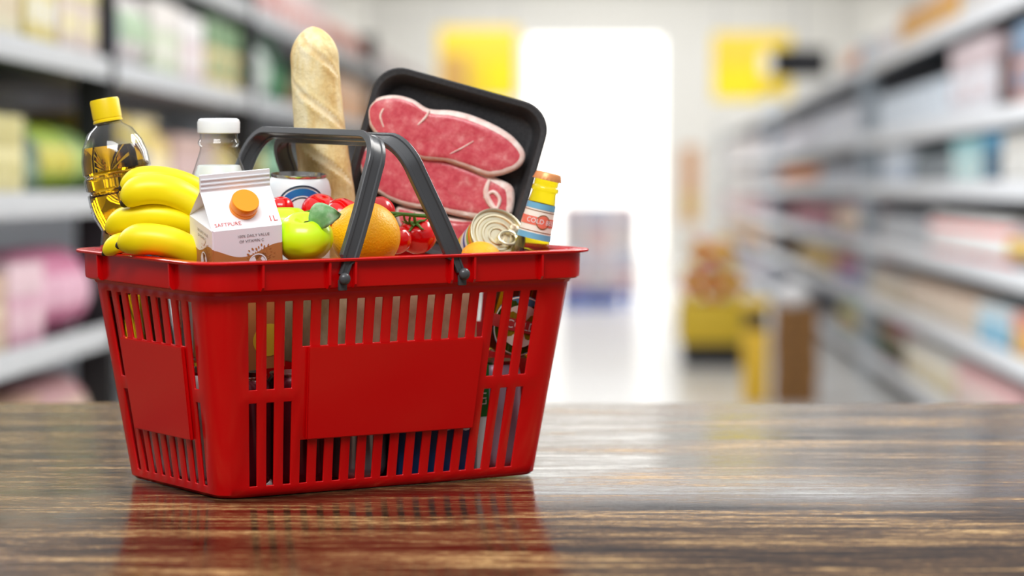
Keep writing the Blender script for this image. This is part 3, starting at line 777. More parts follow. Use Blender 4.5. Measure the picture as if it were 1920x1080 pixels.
# ------------------------------------------------------------------ tin can
tn = Vector((.36, -.80, .48)).normalized(); lc = at(934, 440, 3.380)
t = thing('tin_can', 'gold-lidded ring-pull tin tilted beside the beer bottle', 'can', axis_pose(lc, tn))
tr, tl = .0300, .066
tin = mat('pale gold tin', (226,216,186), .34, 1.)
lab = mat('tin label', (220,180,60), .4)
def build_lab(m):
    tc = nd(m, 'ShaderNodeTexCoord'); s = nd(m, 'ShaderNodeSeparateXYZ'); lk(m, tc.outputs['Object'], s.inputs[0])
    mr = nd(m, 'ShaderNodeMapRange'); lk(m, s.outputs['Z'], mr.inputs[0]); mr.inputs[1].default_value = -tl; mr.inputs[2].default_value = -.003
    r = nd(m, 'ShaderNodeValToRGB'); r.color_ramp.interpolation = 'CONSTANT'; lk(m, mr.outputs[0], r.inputs[0]); e = r.color_ramp.elements
    st = [(0,(225,190,40)),(.2,(150,180,50)),(.32,(230,200,60)),(.5,(225,225,220)),(.62,(70,80,150)),(.70,(225,225,220)),(.78,(150,175,60)),(.86,(225,120,50)),(.93,(225,190,60))]
    while len(e) < len(st): e.new(.5)
    for i, (q, c) in enumerate(st): e[i].position = q; e[i].color = (*lin(c), 1)
    lk(m, r.outputs[0], pbsdf(m).inputs['Base Color'])
build_lab(lab)
bm = bmesh.new(); lathe(bm, [(0,-tl),(tr*.97,-tl),(tr,-tl+.002),(tr,-.004),(tr*.985,-.003)], 48, close=False); obj('label_wrap', bm, lab, t)
lp = [(tr*.985,-.003),(tr*1.03,-.0022),(tr*1.035,.0004),(tr*1.01,.0010),(tr*.97,.0006),(tr*.95,-.0028),(tr*.86,-.0028),(tr*.82,-.0012),(tr*.76,-.0010),(tr*.72,-.0026),(tr*.62,-.0028),(tr*.58,-.0014),(tr*.52,-.0013),(tr*.48,-.0027),(tr*.38,-.0028),(tr*.34,-.0016),(tr*.28,-.0016),(tr*.24,-.0028),(0,-.0028)]
bm = bmesh.new(); lathe(bm, lp, 56, close=False); obj('tin_lid', bm, tin, t)
bm = bmesh.new()
rp_ = [Vector((.0100*math.cos(a)+.0095, .0078*math.sin(a)-.0050, .0016)) for a in [i/32*2*PI for i in range(33)]]
tube(bm, rp_, .0017, 8, up=Vector((0,0,1)), caps=False)
add_box(bm, (.0195,.0035,.0012), (.012,.008,.0014), bev=.0005, rot=Matrix.Rotation(.3,3,'Z'))
lathe(bm, [(.0030,.0010),(.0032,.0026),(.0015,.0030),(0,.0030)], 16, c=(.0185,.0080,0), close=False)
obj('ring_pull', bm, tin, t)

# ------------------------------------------------------------------ beer bottle
beerg = thin_glass('olive bottle glass', (208,198,70))
beerl = mat('beer', (178,122,22), .03, trans=1., ior=1.36)
q1 = at(1029, 324, 3.382); q0 = bw(.168, -.076, .128)
ax = (q1-q0).normalized(); L_ = (q1-q0).length
t = thing('beer_bottle', 'olive glass beer bottle with cream and blue neck label at the right rim', 'bottle', axis_pose(q0, ax, Vector((0,1,0)).cross(ax).cross(Vector((0,1,0))) if False else Vector((0,0,1))))
k = L_
bp = [(0,0),(.024,0),(.0270,.003),(.0278,.010),(.0278,k-.122),(.0265,k-.110),(.0225,k-.096),(.0190,k-.083),(.0172,k-.068),(.0158,k-.048),(.0140,k-.030),(.0128,k-.022),(.0128,k-.0205),(.0144,k-.0195),(.0146,k-.0165),(.0136,k-.0150),(.0128,k-.0140),(.0130,k-.006)]
bm = bmesh.new(); lathe(bm, bp, 44, close=False); obj('bottle_glass', bm, beerg, t)
lev = k-.083
bl_ = [(max(0, r-.0022), z+.003 if z < .006 else z) for r, z in bp if z < lev-.001] + [(.0166, lev), (0, lev)]
bm = bmesh.new(); lathe(bm, bl_, 44, close=False); obj('beer_fill', bm, beerl, t)
bm = bmesh.new(); nn_ = 63
rg = lathe(bm, [(.0128,k-.0075),(.0152,k-.0078),(.0150,k-.0062),(.0142,k-.0030),(.0132,k-.0006),(.0112,k),(0,k)], nn_, close=False)
for j, v in enumerate(rg[1]):
    q = 1+.045*math.cos(21*2*PI*j/nn_); v.co.x *= q; v.co.y *= q
obj('crown_cap', bm, mat('peach cap', (236,160,100), .35, .3), t)
def rad_at(z):
    for (r0, z0), (r1, z1) in zip(bp, bp[1:]):
        if z0 <= z <= z1 and z1 > z0: return r0+(r1-r0)*(z-z0)/(z1-z0)
    return .0145
# local angle that faces the camera
mwi = t.matrix_world.to_3x3().inverted(); fd = mwi @ Vector((0,-1,0)); A0 = math.atan2(fd.y, fd.x)
def on_bot(u, v, o=.0004, a0=A0):
    r = rad_at(v)+o; a = a0+u/r; return Vector((r*math.cos(a), r*math.sin(a), v))
zl0, zl1 = k-.071, k-.033
bm = bmesh.new(); W2 = .052
grid_patch(bm, lambda u, v: on_bot(u, v, .0004), -W2, W2, zl0, zl1, 40, 8, 0)
for a, b, mi in ((zl0,zl0+.0062,1),(zl1-.0062,zl1,1),(zl0+.0078,zl0+.0086,3),(zl1-.0086,zl1-.0078,3),(zl0+.0145,zl1-.0145,2)): grid_patch(bm, lambda u, v: on_bot(u, v, .0007), -W2, W2, a, b, 40, 2, mi)
zc = (zl0+zl1)/2
ring_patch(bm, lambda u, v: on_bot(u, v, .0009), .006, zc, .0068, .0078, 40, 3); ring_patch(bm, lambda u, v: on_bot(u, v, .0009), .006, zc, 0, .0066, 40, 2)
creamm = mat('cream label', (246,240,224), .4); lblue = mat('label sky blue', (112,176,205), .4); coral = mat('label coral', (238,120,96), .4); lbrown = mat('label brown line', (150,100,60), .4)
obj('neck_label', bm, [creamm, lblue, coral, lbrown], t)
bm = bmesh.new(); add_text(bm, 'COLD BEER', .0072, lambda x, y: on_bot(x+.006, zc+y, .0012)); obj('neck_lettering', bm, WHITE, t, smooth=False, recalc=False)
bm = bmesh.new(); zb = k-.163; A1 = A0+.30
ob = lambda o: (lambda u, v: on_bot(u, v, o, A1))
ring_patch(bm, ob(.0004), 0, zb, 0, .0320, 48, 1); ring_patch(bm, ob(.0006), 0, zb, .0300, .0313, 48, 0); ring_patch(bm, ob(.0006), 0, zb, 0, .0225, 48, 0)
grid_patch(bm, ob(.0008), -.036, .036, zb-.0065, zb+.0065, 30, 2, 2)
obj('body_label', bm, [creamm, mat('label deep blue', (70,130,165), .4), mat('label red band', (196,60,60), .4)], t)
bm = bmesh.new(); add_text(bm, 'COLD', .0125, lambda x, y: on_bot(x, zb+y, .0011, A1)); obj('body_lettering', bm, WHITE, t, smooth=False, recalc=False)

# ================================================================== the shop
# the shop's own axes: x across the aisle, y along it, z up from its floor; its aisle runs away to pixel (1150, 350)
CAMH = 1.12
dv = ray(1150, 350).normalized(); xs_ = dv.cross(Vector((0,0,1))).normalized(); zs_ = xs_.cross(dv).normalized()
SR = Matrix((xs_, dv, zs_)).transposed().to_4x4()
TS = Matrix.Translation(EYE) @ SR @ Matrix.Translation((0, 0, -CAMH))
TSI = TS.inverted()
def S(x, y, z): return TS @ Matrix.Translation((x, y, z))
def sp(px, py, Y):                        # shop coordinates of a pixel at a distance Y along the aisle
    A = TSI @ EYE; D = TSI.to_3x3() @ ray(px, py); return A + D*((Y-A.y)/D.y)
def y_at(px, X):                          # how far along the aisle the plane x = X is seen at this pixel column
    D = TSI.to_3x3() @ ray(px, 350); return X/D.x*D.y
def put(o, x, y, z): o.matrix_world = S(x, y, z); return o
XL, XR, YEND = -1.4, 1.5, 55.0
# --- setting
flo = mat('pale glossy floor', (232,230,226), .22)
bm = bmesh.new(); add_box(bm, (0, 31, -.05), (8.4, 62, .1)); struct(put(obj('floor', bm, flo), 0,0,0))
wallm = mat('pale shop wall', (234,232,228), .7)
w0, w1 = sp(984, 300, YEND).x, sp(1246, 300, YEND).x; wt = sp(1100, 66, YEND).z
bm = bmesh.new()
add_box(bm, ((-4.2+w0)/2, YEND+.1, 2.2), (w0+4.2, .2, 4.4)); add_box(bm, ((4.2+w1)/2, YEND+.1, 2.2), (4.2-w1, .2, 4.4)); add_box(bm, ((w0+w1)/2, YEND+.1, (wt+4.4)/2), (w1-w0, .2, 4.4-wt))
struct(put(obj('wall_back', bm, wallm), 0,0,0))
for sx in (-1, 1):
    bm = bmesh.new(); add_box(bm, (sx*4.25, 34, 2.2), (.1, 42, 4.4)); struct(put(obj('wall_left' if sx < 0 else 'wall_right', bm, wallm), 0,0,0))
bm = bmesh.new(); add_box(bm, (0, 44, 4.45), (8.6, 22, .1)); struct(put(obj('ceiling', bm, mat('shop ceiling', (205,204,196), .8)), 0,0,0))
for i, yy in enumerate((36, 40.5, 45, 49.5)):
    bm = bmesh.new(); add_box(bm, (0, yy, 4.28), (8.4, .14, .24)); struct(put(obj('trim_%d' % (i+1), bm, mat('ceiling beam', (176,178,170), .7)), 0,0,0))
day = mat('daylight glass', (255,255,255), .3, emit=(255,250,242), es=1.7)
bm = bmesh.new(); add_box(bm, ((w0+w1)/2, YEND+.12, wt/2), (w1-w0, .03, wt)); struct(put(obj('window_1', bm, day), 0,0,0))
bm = bmesh.new()
for x in (w0+.03, w1-.03): add_box(bm, (x, YEND+.05, wt/2), (.06, .1, wt))
add_box(bm, ((w0+w1)/2, YEND+.05, wt-.03), (w1-w0, .1, .06))
struct(put(obj('trim_5', bm, mat('white window frame', (240,240,240), .5)), 0,0,0))

# --- shelving
darkb = mat('shade-dark shelf back', (18,18,20), .6); lightb = mat('pale shelf back', (196,200,206), .6)  # near-black back colour stands in for the shadow inside the shelves
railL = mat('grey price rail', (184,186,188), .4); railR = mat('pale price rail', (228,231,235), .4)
deckm = mat('shelf deck', (150,151,154), .5); deckd = mat('shade-dark shelf deck', (26,26,28), .5)  # dark deck colour paints in the shade between the shelves
upm = mat('pale upright', (188,200,210), .45)
LVL = {'L': [('T','top',1.80),('A','second',1.455),('B','third',1.087),('C','fourth',.722),('D','lowest',.39)],
       'R': [('T','top',1.835),('A','second',1.405),('B','third',1.12),('C','fourth',.79),('D','fifth',.47),('E','lowest',.14)]}
def shelf_unit(side, y0, y1, label, dark):
    X = XL if side == 'L' else XR; sg = -1 if side == 'L' else 1
    t = thing('shelf_unit', label, 'shelving', S(X, y0, 0), 'aisle shelving')
    Lg = y1-y0; D_ = .46
    bm = bmesh.new(); add_box(bm, (sg*(D_+.02), Lg/2, 1.0), (.04, Lg, 2.0)); obj('back_panel', bm, darkb if dark else lightb, t)
    bm = bmesh.new(); add_box(bm, (sg*(D_/2+.03), Lg/2, .05), (D_-.06, Lg, .1)); obj('plinth', bm, darkb, t)
    for key, nm, z in LVL[side]:
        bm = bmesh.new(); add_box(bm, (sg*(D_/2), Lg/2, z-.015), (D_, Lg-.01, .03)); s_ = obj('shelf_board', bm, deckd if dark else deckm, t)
        bm = bmesh.new(); add_box(bm, (-sg*.006, Lg/2, z-.012), (.012, Lg-.01, .062 if side == 'L' else .078), bev=.003); obj('price_rail', bm, railL if side == 'L' else railR, s_)
    for y in (.02, Lg-.02):
        bm = bmesh.new(); add_box(bm, (sg*.035, y, 1.0), (.10, .03, 2.0)); obj('upright', bm, upm if side == 'R' else deckd, t)
yl = [5.2, y_at(206, XL), y_at(470, XL), y_at(700, XL), 36.0]
shelf_unit('L', yl[0], yl[1]-.02, 'shelving bay with shade-dark back on the left of the aisle, nearest the table', True)
shelf_unit('L', yl[1], yl[2]-.02, 'left shelving bay behind the oil and milk bottles', False)
shelf_unit('L', yl[2], yl[3]-.02, 'left shelving bay seen around the baguette', False)
shelf_unit('L', yl[3], yl[4], 'farthest left shelving bay, mostly behind the meat tray', False)
yr = [9.0, y_at(1618, XR), y_at(1440, XR), 46.0]
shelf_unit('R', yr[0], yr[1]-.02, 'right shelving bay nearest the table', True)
shelf_unit('R', yr[1], yr[2]-.02, 'right shelving bay in the middle, behind the brown crates', False)
shelf_unit('R', yr[2], yr[3], 'farthest right shelving bay, near the bright window', False)

# --- goods on the shelves: one run of like packs at a time
def pm(c, r=.45): return mat('pack %d %d %d' % c, c, r)
def pack_mesh(kind, w, d, h, ca, cb):
    bm = bmesh.new()
    if kind == 'carton':
        b = min(w, d, h)*.03
        add_box(bm, (0,0,h*.31), (d, w, h*.62), 0, b); add_box(bm, (0,0,h*.81), (d, w, h*.38), 1, b)
        add_box(bm, (-d/2-.001,0,h*.36), (.002, w*.6, h*.24), 1); add_box(bm, (d/2+.001,0,h*.36), (.002, w*.6, h*.24), 1); add_box(bm, (0,-w/2-.001,h*.36), (d*.6, .002, h*.24), 1)
    elif kind == 'bag':
        n, m = 14, 20; V_ = []
        for i in range(n+1):
            s = i/n; pin = (math.sin(PI*min(1, max(.04, s*.94+.03))))**.45
            V_.append([bm.verts.new((d/2*pin*abs(math.cos(a))**.7*(1 if math.cos(a) > 0 else -1), w/2*(.86+.14*pin)*abs(math.sin(a))**.6*(1 if math.sin(a) > 0 else -1), h*s)) for a in [2*PI*k_/m for k_ in range(m)]])
        for i in range(n):
            for k_ in range(m): bm.faces.new((V_[i][k_], V_[i][(k_+1) % m], V_[i+1][(k_+1) % m], V_[i+1][k_])).material_index = 1 if .3 < i/n < .7 else 0
        bm.faces.new(V_[0]); bm.faces.new(V_[-1])
    elif kind == 'bottle':
        r = min(w, d)/2*.92
        lathe(bm, [(0,0),(r*.9,0),(r,h*.03),(r,h*.22),(r*1.01,h*.23),(r*1.01,h*.5),(r,h*.51),(r,h*.6),(r*.75,h*.74),(r*.36,h*.83),(r*.34,h*.9),(r*.4,h*.905),(r*.4,h),(0,h)], 20, close=False, mis=[0,0,0,0,1,1,0,0,0,0,0,1,1])
    else:                                  # jar or tub
        r = min(w, d)/2*.95
        lathe(bm, [(0,0),(r*.94,0),(r,h*.03),(r,h*.18),(r*1.01,h*.19),(r*1.01,h*.66),(r,h*.67),(r,h*.76),(r*.9,h*.82),(r*.96,h*.825),(r*.96,h*.99),(r*.9,h),(0,h)], 20, close=False, mis=[0,0,0,0,1,1,0,0,0,1,1,1])
    return bm
SIDE = {'L': 'left', 'R': 'right'}
LV = {s: {k_: (nm, z) for k_, nm, z in LVL[s]} for s in LVL}
prev = {}
def run(side, key, p0, p1, n, kind, h, ca, cb, desc, dd=.26, inset=.02):
    """n like packs along one shelf between two pixel columns of the photograph"""
    X = XL if side == 'L' else XR; sg = -1 if side == 'L' else 1
    a, b = sorted((y_at(p0, X), y_at(p1, X))); nm, z = LV[side][key]
    w = (b-a)/n; word = {'carton':'carton','bag':'bag','bottle':'bottle','jar':'jar'}[kind]
    pv = prev.get((side, key))
    place = ('next to the %s' % pv) if pv else ('at the edge of the photo' if (side == 'L' and p0 < 60) or (side == 'R' and p1 > 1860) else 'nearest the table')
    label = '%s %s on the %s %s shelf, %s' % (desc, word, nm, SIDE[side], place)
    prev[(side, key)] = '%s %ss' % (desc, word)
    rot = None; first = None; ww = w*.94
    if kind in ('bottle', 'jar'): ww = min(w*.94, .30); dd = ww
    for i in range(n):
        if first is None:
            first = obj('shelf_'+word, pack_mesh(kind, ww, dd, h, ca, cb), [pm(ca), pm(cb)]); o = first
        else:
            o = first.copy(); COL.objects.link(o)
        put(o, X+sg*(dd/2+inset+random.uniform(0,.012)), a+w*(i+.5), z+.001)
        tag(o, label, word, '%s %ss on the %s %s shelf by column %d' % (desc, word, nm, SIDE[side], round(p0/10)))
# left side, columns left to right
run('L','A', -40, 62, 3, 'carton', .27, (214,206,178), (196,178,150), 'cream')
run('L','A', 66, 128, 2, 'carton', .27, (206,190,120), (216,214,205), 'straw yellow and white')
run('L','A', 132, 200, 2, 'carton', .25, (206,190,182), (222,212,160), 'dusty pink')
run('L','A', 214, 246, 2, 'bottle', .29, (32,52,120), (70,96,160), 'navy blue')
run('L','A', 250, 300, 3, 'bag', .26, (214,206,204), (170,190,160), 'pale grey')
run('L','A', 304, 352, 3, 'carton', .25, (196,206,178), (226,220,214), 'pale green')
run('L','A', 356, 400, 3, 'carton', .24, (208,188,190), (226,222,220), 'pale pink')
run('L','A', 404, 462, 4, 'carton', .26, (206,190,138), (120,150,110), 'tan and green')
run('L','A', 474, 520, 4, 'bag', .26, (226,230,226), (190,200,190), 'white')
run('L','A', 523, 556, 4, 'bottle', .28, (30,86,52), (60,120,80), 'dark green')
run('L','A', 640, 694, 6, 'carton', .24, (232,170,110), (236,200,170), 'orange')
run('L','A', 704, 790, 8, 'carton', .24, (228,206,200), (240,232,228), 'blush')
run('L','B', -40, 66, 3, 'carton', .20, (214,204,150), (190,180,120), 'cream yellow')
run('L','B', 72, 106, 2, 'bottle', .20, (70,96,78), (120,140,120), 'dull green')
run('L','B', 110, 162, 3, 'bag', .19, (150,172,56), (196,186,80), 'lime green')
run('L','B', 166, 200, 2, 'bag', .19, (110,140,70), (150,170,90), 'moss green')
run('L','B', 214, 252, 2, 'carton', .24, (66,98,170), (206,176,70), 'blue and yellow')
run('L','B', 256, 296, 3, 'carton', .22, (96,120,180), (210,190,110), 'mid blue')
run('L','B', 300, 342, 3, 'bottle', .25, (206,180,110), (226,210,170), 'tan')
run('L','B', 346, 420, 5, 'carton', .20, (206,178,176), (190,160,150), 'rose')
run('L','B', 424, 462, 3, 'bag', .21, (190,150,70), (206,180,110), 'ochre')
run('L','B', 474, 512, 4, 'bottle', .26, (196,160,60), (216,190,110), 'amber')
run('L','B', 516, 552, 5, 'bag', .24, (40,90,56), (140,180,150), 'deep green')
run('L','C', -40, 30, 2, 'carton', .19, (206,186,160), (190,160,140), 'beige')
run('L','C', 34, 98, 2, 'carton', .21, (196,150,166), (210,180,186), 'dusty rose')
run('L','C', 102, 196, 3, 'bag', .23, (190,110,140), (206,160,176), 'magenta pink')
run('L','D', -40, 96, 4, 'carton', .21, (150,120,104), (176,140,120), 'brown')
run('L','D', 100, 198, 3, 'bag', .22, (176,130,130), (196,170,150), 'dull red')
run('L','T', 476, 540, 4, 'carton', .22, (214,196,190), (200,90,90), 'red and white')
run('L','T', 545, 618, 5, 'carton', .20, (226,170,160), (236,214,210), 'salmon')
run('L','T', 622, 694, 6, 'bag', .20, (230,190,180), (214,150,130), 'peach')
run('L','T', 704, 810, 8, 'carton', .16, (236,230,226), (226,210,205), 'off-white')
# right side, columns right to left
run('R','A', 1884, 1960, 3, 'carton', .33, (196,150,140), (120,150,180), 'pink and blue')
run('R','A', 1852, 1880, 2, 'bottle', .36, (70,36,36), (96,60,56), 'dark maroon')
run('R','A', 1772, 1848, 4, 'carton', .34, (230,232,238), (214,196,200), 'white and pink')
run('R','A', 1640, 1768, 6, 'carton', .22, (228,236,244), (214,226,238), 'bluish white')
run('R','A', 1530, 1606, 6, 'carton', .25, (236,238,244), (206,210,222), 'bright white')
run('R','A', 1452, 1526, 7, 'bag', .24, (226,226,234), (200,196,206), 'lilac white')
run('R','B', 1868, 1960, 3, 'carton', .20, (228,228,224), (206,204,198), 'plain white')
run('R','B', 1830, 1864, 2, 'carton', .22, (60,66,76), (40,130,170), 'slate and blue')
run('R','B', 1776, 1826, 3, 'carton', .21, (214,230,226), (150,200,205), 'pale teal')
run('R','B', 1692, 1770, 5, 'bottle', .24, (110,120,124), (150,156,160), 'steel grey')
run('R','B', 1640, 1688, 4, 'carton', .22, (196,210,228), (220,228,236), 'ice blue')
run('R','B', 1530, 1604, 6, 'carton', .17, (206,214,226), (110,116,130), 'grey topped')
run('R','B', 1452, 1526, 5, 'bag', .19, (232,170,40), (206,80,40), 'red and yellow')
run('R','C', 1866, 1960, 4, 'bag', .18, (206,186,190), (226,190,90), 'mauve')
run('R','C', 1722, 1862, 8, 'jar', .20, (226,80,66), (244,244,242), 'red banded white')
run('R','C', 1640, 1718, 5, 'carton', .18, (206,208,210), (180,184,190), 'light grey')
run('R','C', 1555, 1604, 5, 'bag', .22, (232,180,190), (236,220,180), 'candy pink')
run('R','C', 1484, 1550, 7, 'carton', .18, (80,70,110), (190,80,90), 'navy and red')
run('R','D', 1884, 1960, 3, 'carton', .17, (226,190,80), (220,150,130), 'yellow')
run('R','D', 1824, 1880, 3, 'carton', .17, (90,180,215), (206,220,226), 'cyan')
run('R','D', 1690, 1820, 7, 'carton', .18, (222,212,196), (214,190,170), 'oatmeal')
run('R','D', 1626, 1686, 4, 'carton', .18, (216,200,170), (200,190,180), 'sand')
run('R','D', 1560, 1604, 4, 'carton', .19, (80,130,190), (190,90,110), 'blue and red')
run('R','D', 1490, 1556, 6, 'bag', .20, (220,180,60), (190,150,70), 'mustard')
run('R','E', 1780, 1900, 6, 'carton', .20, (226,220,210), (226,180,180), 'white and rose')
run('R','E', 1690, 1776, 5, 'carton', .20, (228,212,170), (226,222,214), 'butter')
run('R','E', 1640, 1686, 3, 'bag', .22, (170,60,80), (80,110,70), 'crimson')
run('R','E', 1560, 1604, 4, 'bag', .22, (96,160,80), (220,180,120), 'grass green')
for key, ca, cb, kd, hh, ds in (('A',(236,232,234),(214,206,212),'carton',.24,'chalk white'),('B',(240,236,236),(226,214,216),'bag',.20,'cream white'),('C',(230,214,222),(190,120,130),'carton',.19,'pink and white'),
                              ('D',(226,196,110),(226,150,120),'bag',.20,'straw and coral'),('E',(206,196,206),(170,160,180),'carton',.18,'lilac')):
    run('R', key, 1352, 1434, 9, kd, hh, ca, cb, ds)
run('R','T', 1788, 1920, 5, 'carton', .20, (214,206,196), (196,190,186), 'stone')
run('R','T', 1676, 1784, 5, 'carton', .19, (226,176,60), (214,150,70), 'golden yellow')
run('R','T', 1624, 1672, 4, 'carton', .15, (236,232,236), (214,206,206), 'milk white')
run('R','T', 1566, 1606, 4, 'bag', .19, (226,110,80), (232,170,120), 'orange red')

# --- signs, displays in the aisle
yel = mat('yellow sign', (240,206,60), .5); oran = mat('sign tan', (206,160,90), .5); deep = mat('sign bright yellow', (252,224,30), .5)
def hanging_sign(x0, y0, x1, y1, Y, label, blocks):
    a, b = sp(x0, y1, Y), sp(x1, y0, Y); w = b.x-a.x; h_ = b.z-a.z
    t = thing('hanging_sign', label, 'sign', S((a.x+b.x)/2, Y, a.z))
    bm = bmesh.new(); add_box(bm, (0,0,h_/2), (w, .03, h_), bev=.004); obj('sign_board', bm, yel, t)
    bm = bmesh.new()
    for u0, v0, u1, v1, mi in blocks: add_box(bm, (-w/2+w*(u0+u1)/2, -.018, h_*(1-(v0+v1)/2)), (w*(u1-u0), .004, h_*(v1-v0)), mi)
    obj('printed_block', bm, [oran, deep, mat('sign white', (244,240,232), .5)], t, smooth=False)
    for s in (-1, 1):
        bm = bmesh.new(); tube(bm, [Vector((s*w*.4,0,h_)), Vector((s*w*.4,0,4.4-a.z))], .008, 8); obj('hanging_rod', bm, mat('rod', (180,180,182), .4, .8), t)
hanging_sign(822, 52, 972, 186, 36.0, 'yellow hanging sign left of the bright window', [(.04,.38,.36,.98,0),(.58,.45,.96,.98,1)])
hanging_sign(1336, 62, 1484, 188, 33.0, 'yellow hanging sign right of the bright window', [(.03,.5,.6,.98,1),(.62,.3,.97,.6,2)])
m_ = sp(1500, 118, 30.0)
t = thing('hanging_monitor', 'black monitor hanging beside the right yellow sign', 'screen', S(m_.x, 30.0, m_.z))
bm = bmesh.new(); add_box(bm, (0,0,0), (.52, .07, .28), bev=.008); obj('screen_case', bm, mat('black case', (30,30,32), .4), t)
bm = bmesh.new(); add_box(bm, (0,-.037,0), (.47, .004, .235)); obj('screen_glass', bm, mat('dark screen', (22,22,26), .15), t)
bm = bmesh.new(); tube(bm, [Vector((0,0,.14)), Vector((0,0,4.4-m_.z))], .012, 8); obj('hanging_rod', bm, mat('rod', (180,180,182), .4, .8), t)
# pallet display in mid aisle
Yp = 29.5; a, b = sp(1050, 560, Yp), sp(1196, 560, Yp)
t = thing('pallet', 'blue pallet on the pale floor in the middle of the aisle', 'pallet', S((a.x+b.x)/2, Yp+.3, .004))
bm = bmesh.new(); add_box(bm, (0,0,.13), (b.x-a.x, .6, .03)); add_box(bm, (-(b.x-a.x)*.1,-.29,.075), ((b.x-a.x)*.8, .02, .15)); obj('pallet_deck', bm, mat('pallet blue', (60,100,190), .5), t)
for s in (-1, 0, 1):
    bm = bmesh.new(); add_box(bm, (s*(b.x-a.x)*.42,0,.057), (.09, .6, .114)); obj('pallet_block', bm, mat('pallet blue', (60,100,190), .5), t)
pc = [((226,206,206),(214,170,170)), ((214,214,226),(190,190,206)), ((232,220,214),(206,190,190)), ((206,206,220),(226,200,200))]
for i in range(4):
    for j in range(3):
        ca, cb = pc[(i+2*j) % 4]; w_ = (b.x-a.x)/3
        o = obj('packed_carton', pack_mesh('carton', .5, w_*.95, .20, ca, cb), [pm(ca), pm(cb)]); put(o, a.x+w_*(j+.5), Yp+.3, .152+i*.203)
        tag(o, 'pale carton %s on the blue pallet, %s column' % (['in the bottom layer','in the second layer up','in the third layer up','in the top layer'][i], ['left','middle','right'][j]), 'carton', 'cartons on the blue pallet')
# dump bin with red and yellow bags
Yb = 20.4; c_ = sp(1334, 660, Yb)
t = thing('dump_bin', 'dark based dump bin of snack bags at the right edge of the floor', 'bin', S(c_.x, Yb, .003))
bm = bmesh.new(); add_box(bm, (0,0,.07), (.38, .9, .14), bev=.01); obj('bin_base', bm, mat('bin black', (34,34,36), .5), t)
bm = bmesh.new(); add_box(bm, (0,0,.27), (.43, .95, .26), bev=.01); obj('bin_tub', bm, mat('bin yellow', (226,190,50), .5), t)
cols_ = [((236,196,50),(216,80,50)), ((216,70,50),(240,200,80)), ((244,214,90),(232,140,60))]
for i in range(9):
    ca, cb = cols_[i % 3]; o = obj('snack_bag', pack_mesh('bag', .26, .120, .20, ca, cb), [pm(ca), pm(cb)]); put(o, c_.x+(-.13+.13*(i % 3)), Yb-.3+.3*((i//3) % 3), .41)
    tag(o, '%s snack bag standing in the dump bin, %s row' % (['yellow','red','pale yellow'][i % 3], ['near','middle','far'][i//3]), 'bag', 'snack bags in the dump bin')
for i in range(6):
    ca, cb = cols_[(i+1) % 3]; o = obj('snack_bag', pack_mesh('bag', .26, .13, .18, ca, cb), [pm(ca), pm(cb)]); put(o, c_.x-.07+(.14*(i % 2)), Yb-.3+.3*(i//2), .615)
    tag(o, '%s snack bag lying on top of the dump bin heap, %s row' % (['red','pale yellow','yellow'][i % 3], ['near','middle','far'][i//2]), 'bag', 'snack bags in the dump bin')
# yellow tower
Yt = 16.6; c_ = sp(1416, 740, Yt)
t = thing('display_tower', 'narrow yellow cardboard display tower beside the brown crates', 'display', S(c_.x, Yt, .003))
bm = bmesh.new(); add_box(bm, (0,0,.19), (.13, .16, .38), bev=.004); obj('tower_body', bm, mat('tower yellow', (228,184,50), .5), t)
bm = bmesh.new(); add_box(bm, (0,0,.43), (.12, .15, .10), bev=.004); obj('tower_header', bm, mat('tower dark', (70,56,30), .5), t)
bm = bmesh.new(); add_box(bm, (0,0,.51), (.14, .15, .06), bev=.004); obj('tower_crown', bm, mat('tower gold', (236,196,70), .5), t)
# brown crates
c_ = sp(1490, 745, Yt)
brn = noise_mat('brown crate card', [(.3,(120,82,40)),(.7,(150,106,56))], .7, nscale=12)
for i in range(4):
    t = thing('brown_crate', 'brown crate %s of the stack beside the yellow tower' % ['at the bottom','second from the bottom','third from the bottom','at the top'][i], 'crate', S(c_.x+.004*(i % 2), Yt, .003+i*.126), 'stacked brown crates')
    bm = bmesh.new(); add_box(bm, (0,0,.060), (.215, .3, .120), bev=.004); obj('crate_body', bm, brn, t)
    bm = bmesh.new(); add_box(bm, (0,-.1515,.082), (.08, .003, .022)); obj('hand_hole_patch', bm, mat('painted hole shade', (50,34,18), .8), t)  # flat plate coloured like the shade inside a hand hole
o = obj('white_sack', pack_mesh('bag', .24, .20, .11, (240,240,240), (226,228,232)), [pm((240,240,240)), pm((226,228,232))]); put(o, c_.x-.01, Yt, .512); tag(o, 'white sack lying on top of the brown crates', 'bag')
# orange banner by the far right shelving
a, b = sp(1276, 420, 40.), sp(1312, 275, 40.)
t = thing('floor_banner', 'slim orange and yellow banner stand at the far end of the right shelving', 'banner', S((a.x+b.x)/2, 40., .003))
bm = bmesh.new(); add_box(bm, (0,0,.65+(b.z-.65)/2), (b.x-a.x, .02, b.z-.65)); add_box(bm, (0,-.012,.9), ((b.x-a.x)*.7, .006, .3), 1); obj('banner_sheet', bm, [mat('banner orange', (240,186,140), .6), mat('banner gold', (240,206,110), .6)], t)
bm = bmesh.new(); add_box(bm, (0,0,.325), (.03, .03, .65)); add_box(bm, (0,0,.01), (b.x-a.x, .2, .02)); obj('banner_foot', bm, mat('rod', (180,180,182), .4, .8), t)

# ------------------------------------------------------------------ light
wd = bpy.data.worlds.new('shop light'); sc.world = wd; wd.use_nodes = True
nt = wd.node_tree; bg = nt.nodes['Background']; bg.inputs['Strength'].default_value = 1.0
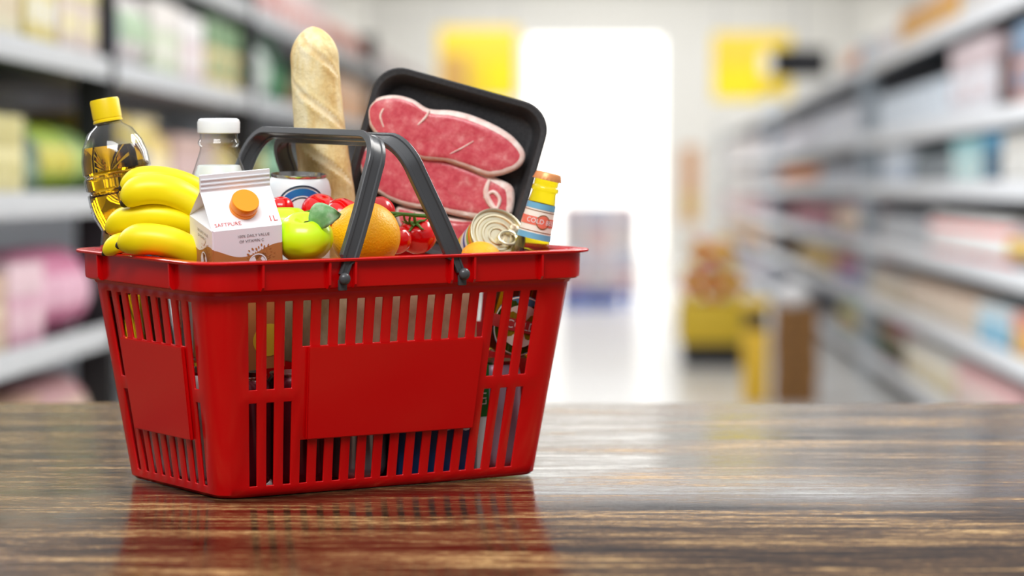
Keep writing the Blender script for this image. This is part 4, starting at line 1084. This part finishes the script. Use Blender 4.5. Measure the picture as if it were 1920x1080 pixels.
# a hall lit from overhead: dim near the horizon, bright above
tcw = nt.nodes.new('ShaderNodeTexCoord'); sxw = nt.nodes.new('ShaderNodeSeparateXYZ'); rw_ = nt.nodes.new('ShaderNodeValToRGB')
nt.links.new(tcw.outputs['Generated'], sxw.inputs[0]); nt.links.new(sxw.outputs['Z'], rw_.inputs[0]); nt.links.new(rw_.outputs[0], bg.inputs['Color'])
e = rw_.color_ramp.elements; e[0].position = 0.; e[0].color = (.20,.20,.21,1); e[1].position = .35; e[1].color = (.26,.26,.27,1)
x_ = e.new(.62); x_.color = (.95,.97,1.0,1); x_ = e.new(1.); x_.color = (1.25,1.25,1.25,1)
def area(name, loc, target, size, power, col=(1,1,1), sy=None):
    l = bpy.data.lights.new(name, 'AREA'); l.energy = power; l.color = col; l.shape = 'RECTANGLE'; l.size = size; l.size_y = sy or size
    o = bpy.data.objects.new(name, l); COL.objects.link(o); o.location = loc
    o.rotation_euler = (Vector(target)-Vector(loc)).to_track_quat('-Z', 'Y').to_euler(); return o
area('unseen_lamp', (-.5, 1.5, 2.2), (-.2, 3.3, .15), 1.6, 56, (.98,.99,1), .8)  # unseen frontal fill, added to brighten the front of the basket
area('unseen_lamp', (1.6, 4.2, 2.2), (-.1, 3.3, .25), 1.2, 30, (1,.97,.92), .5)  # unseen second key light from the right rear
for yy, pw in ((7, 110), (9.5, 130), (12, 150)):
    for sx in (-1, 1): area('unseen_lamp', TS @ Vector((sx*3.6, yy, 4.2)), TS @ Vector((-sx*1.4, yy, 1.0)), 1.0, pw, (1,1,1), 3.0)  # unseen cross lights set wide of the aisle to brighten the shelf faces
for yy, pw in ((30, 200), (35, 180), (42, 150), (49, 150)): area('unseen_lamp', TS @ Vector((0, yy, 4.1)), TS @ Vector((0, yy, 0)), 7.0, pw, (1,1,1), 3.0)  # unseen broad lights added to brighten the far aisle
area('unseen_lamp', TS @ Vector((0, 52, 3.9)), TS @ Vector((0, 55, 2.6)), 7.0, 70, (.96,.98,1), .8)  # unseen wash light added to brighten the end wall

vs = sc.view_settings; sc.display_settings.display_device = 'sRGB'
vs.view_transform = 'Standard'; vs.look = 'None'; vs.exposure = 0.0; vs.gamma = 1.0; vs.use_curve_mapping = False
sc.cycles.max_bounces = 12; sc.cycles.transmission_bounces = 12; sc.cycles.glossy_bounces = 6; sc.cycles.diffuse_bounces = 4; sc.cycles.caustics_refractive = False; sc.cycles.caustics_reflective = False
sc.cycles.use_denoising = True
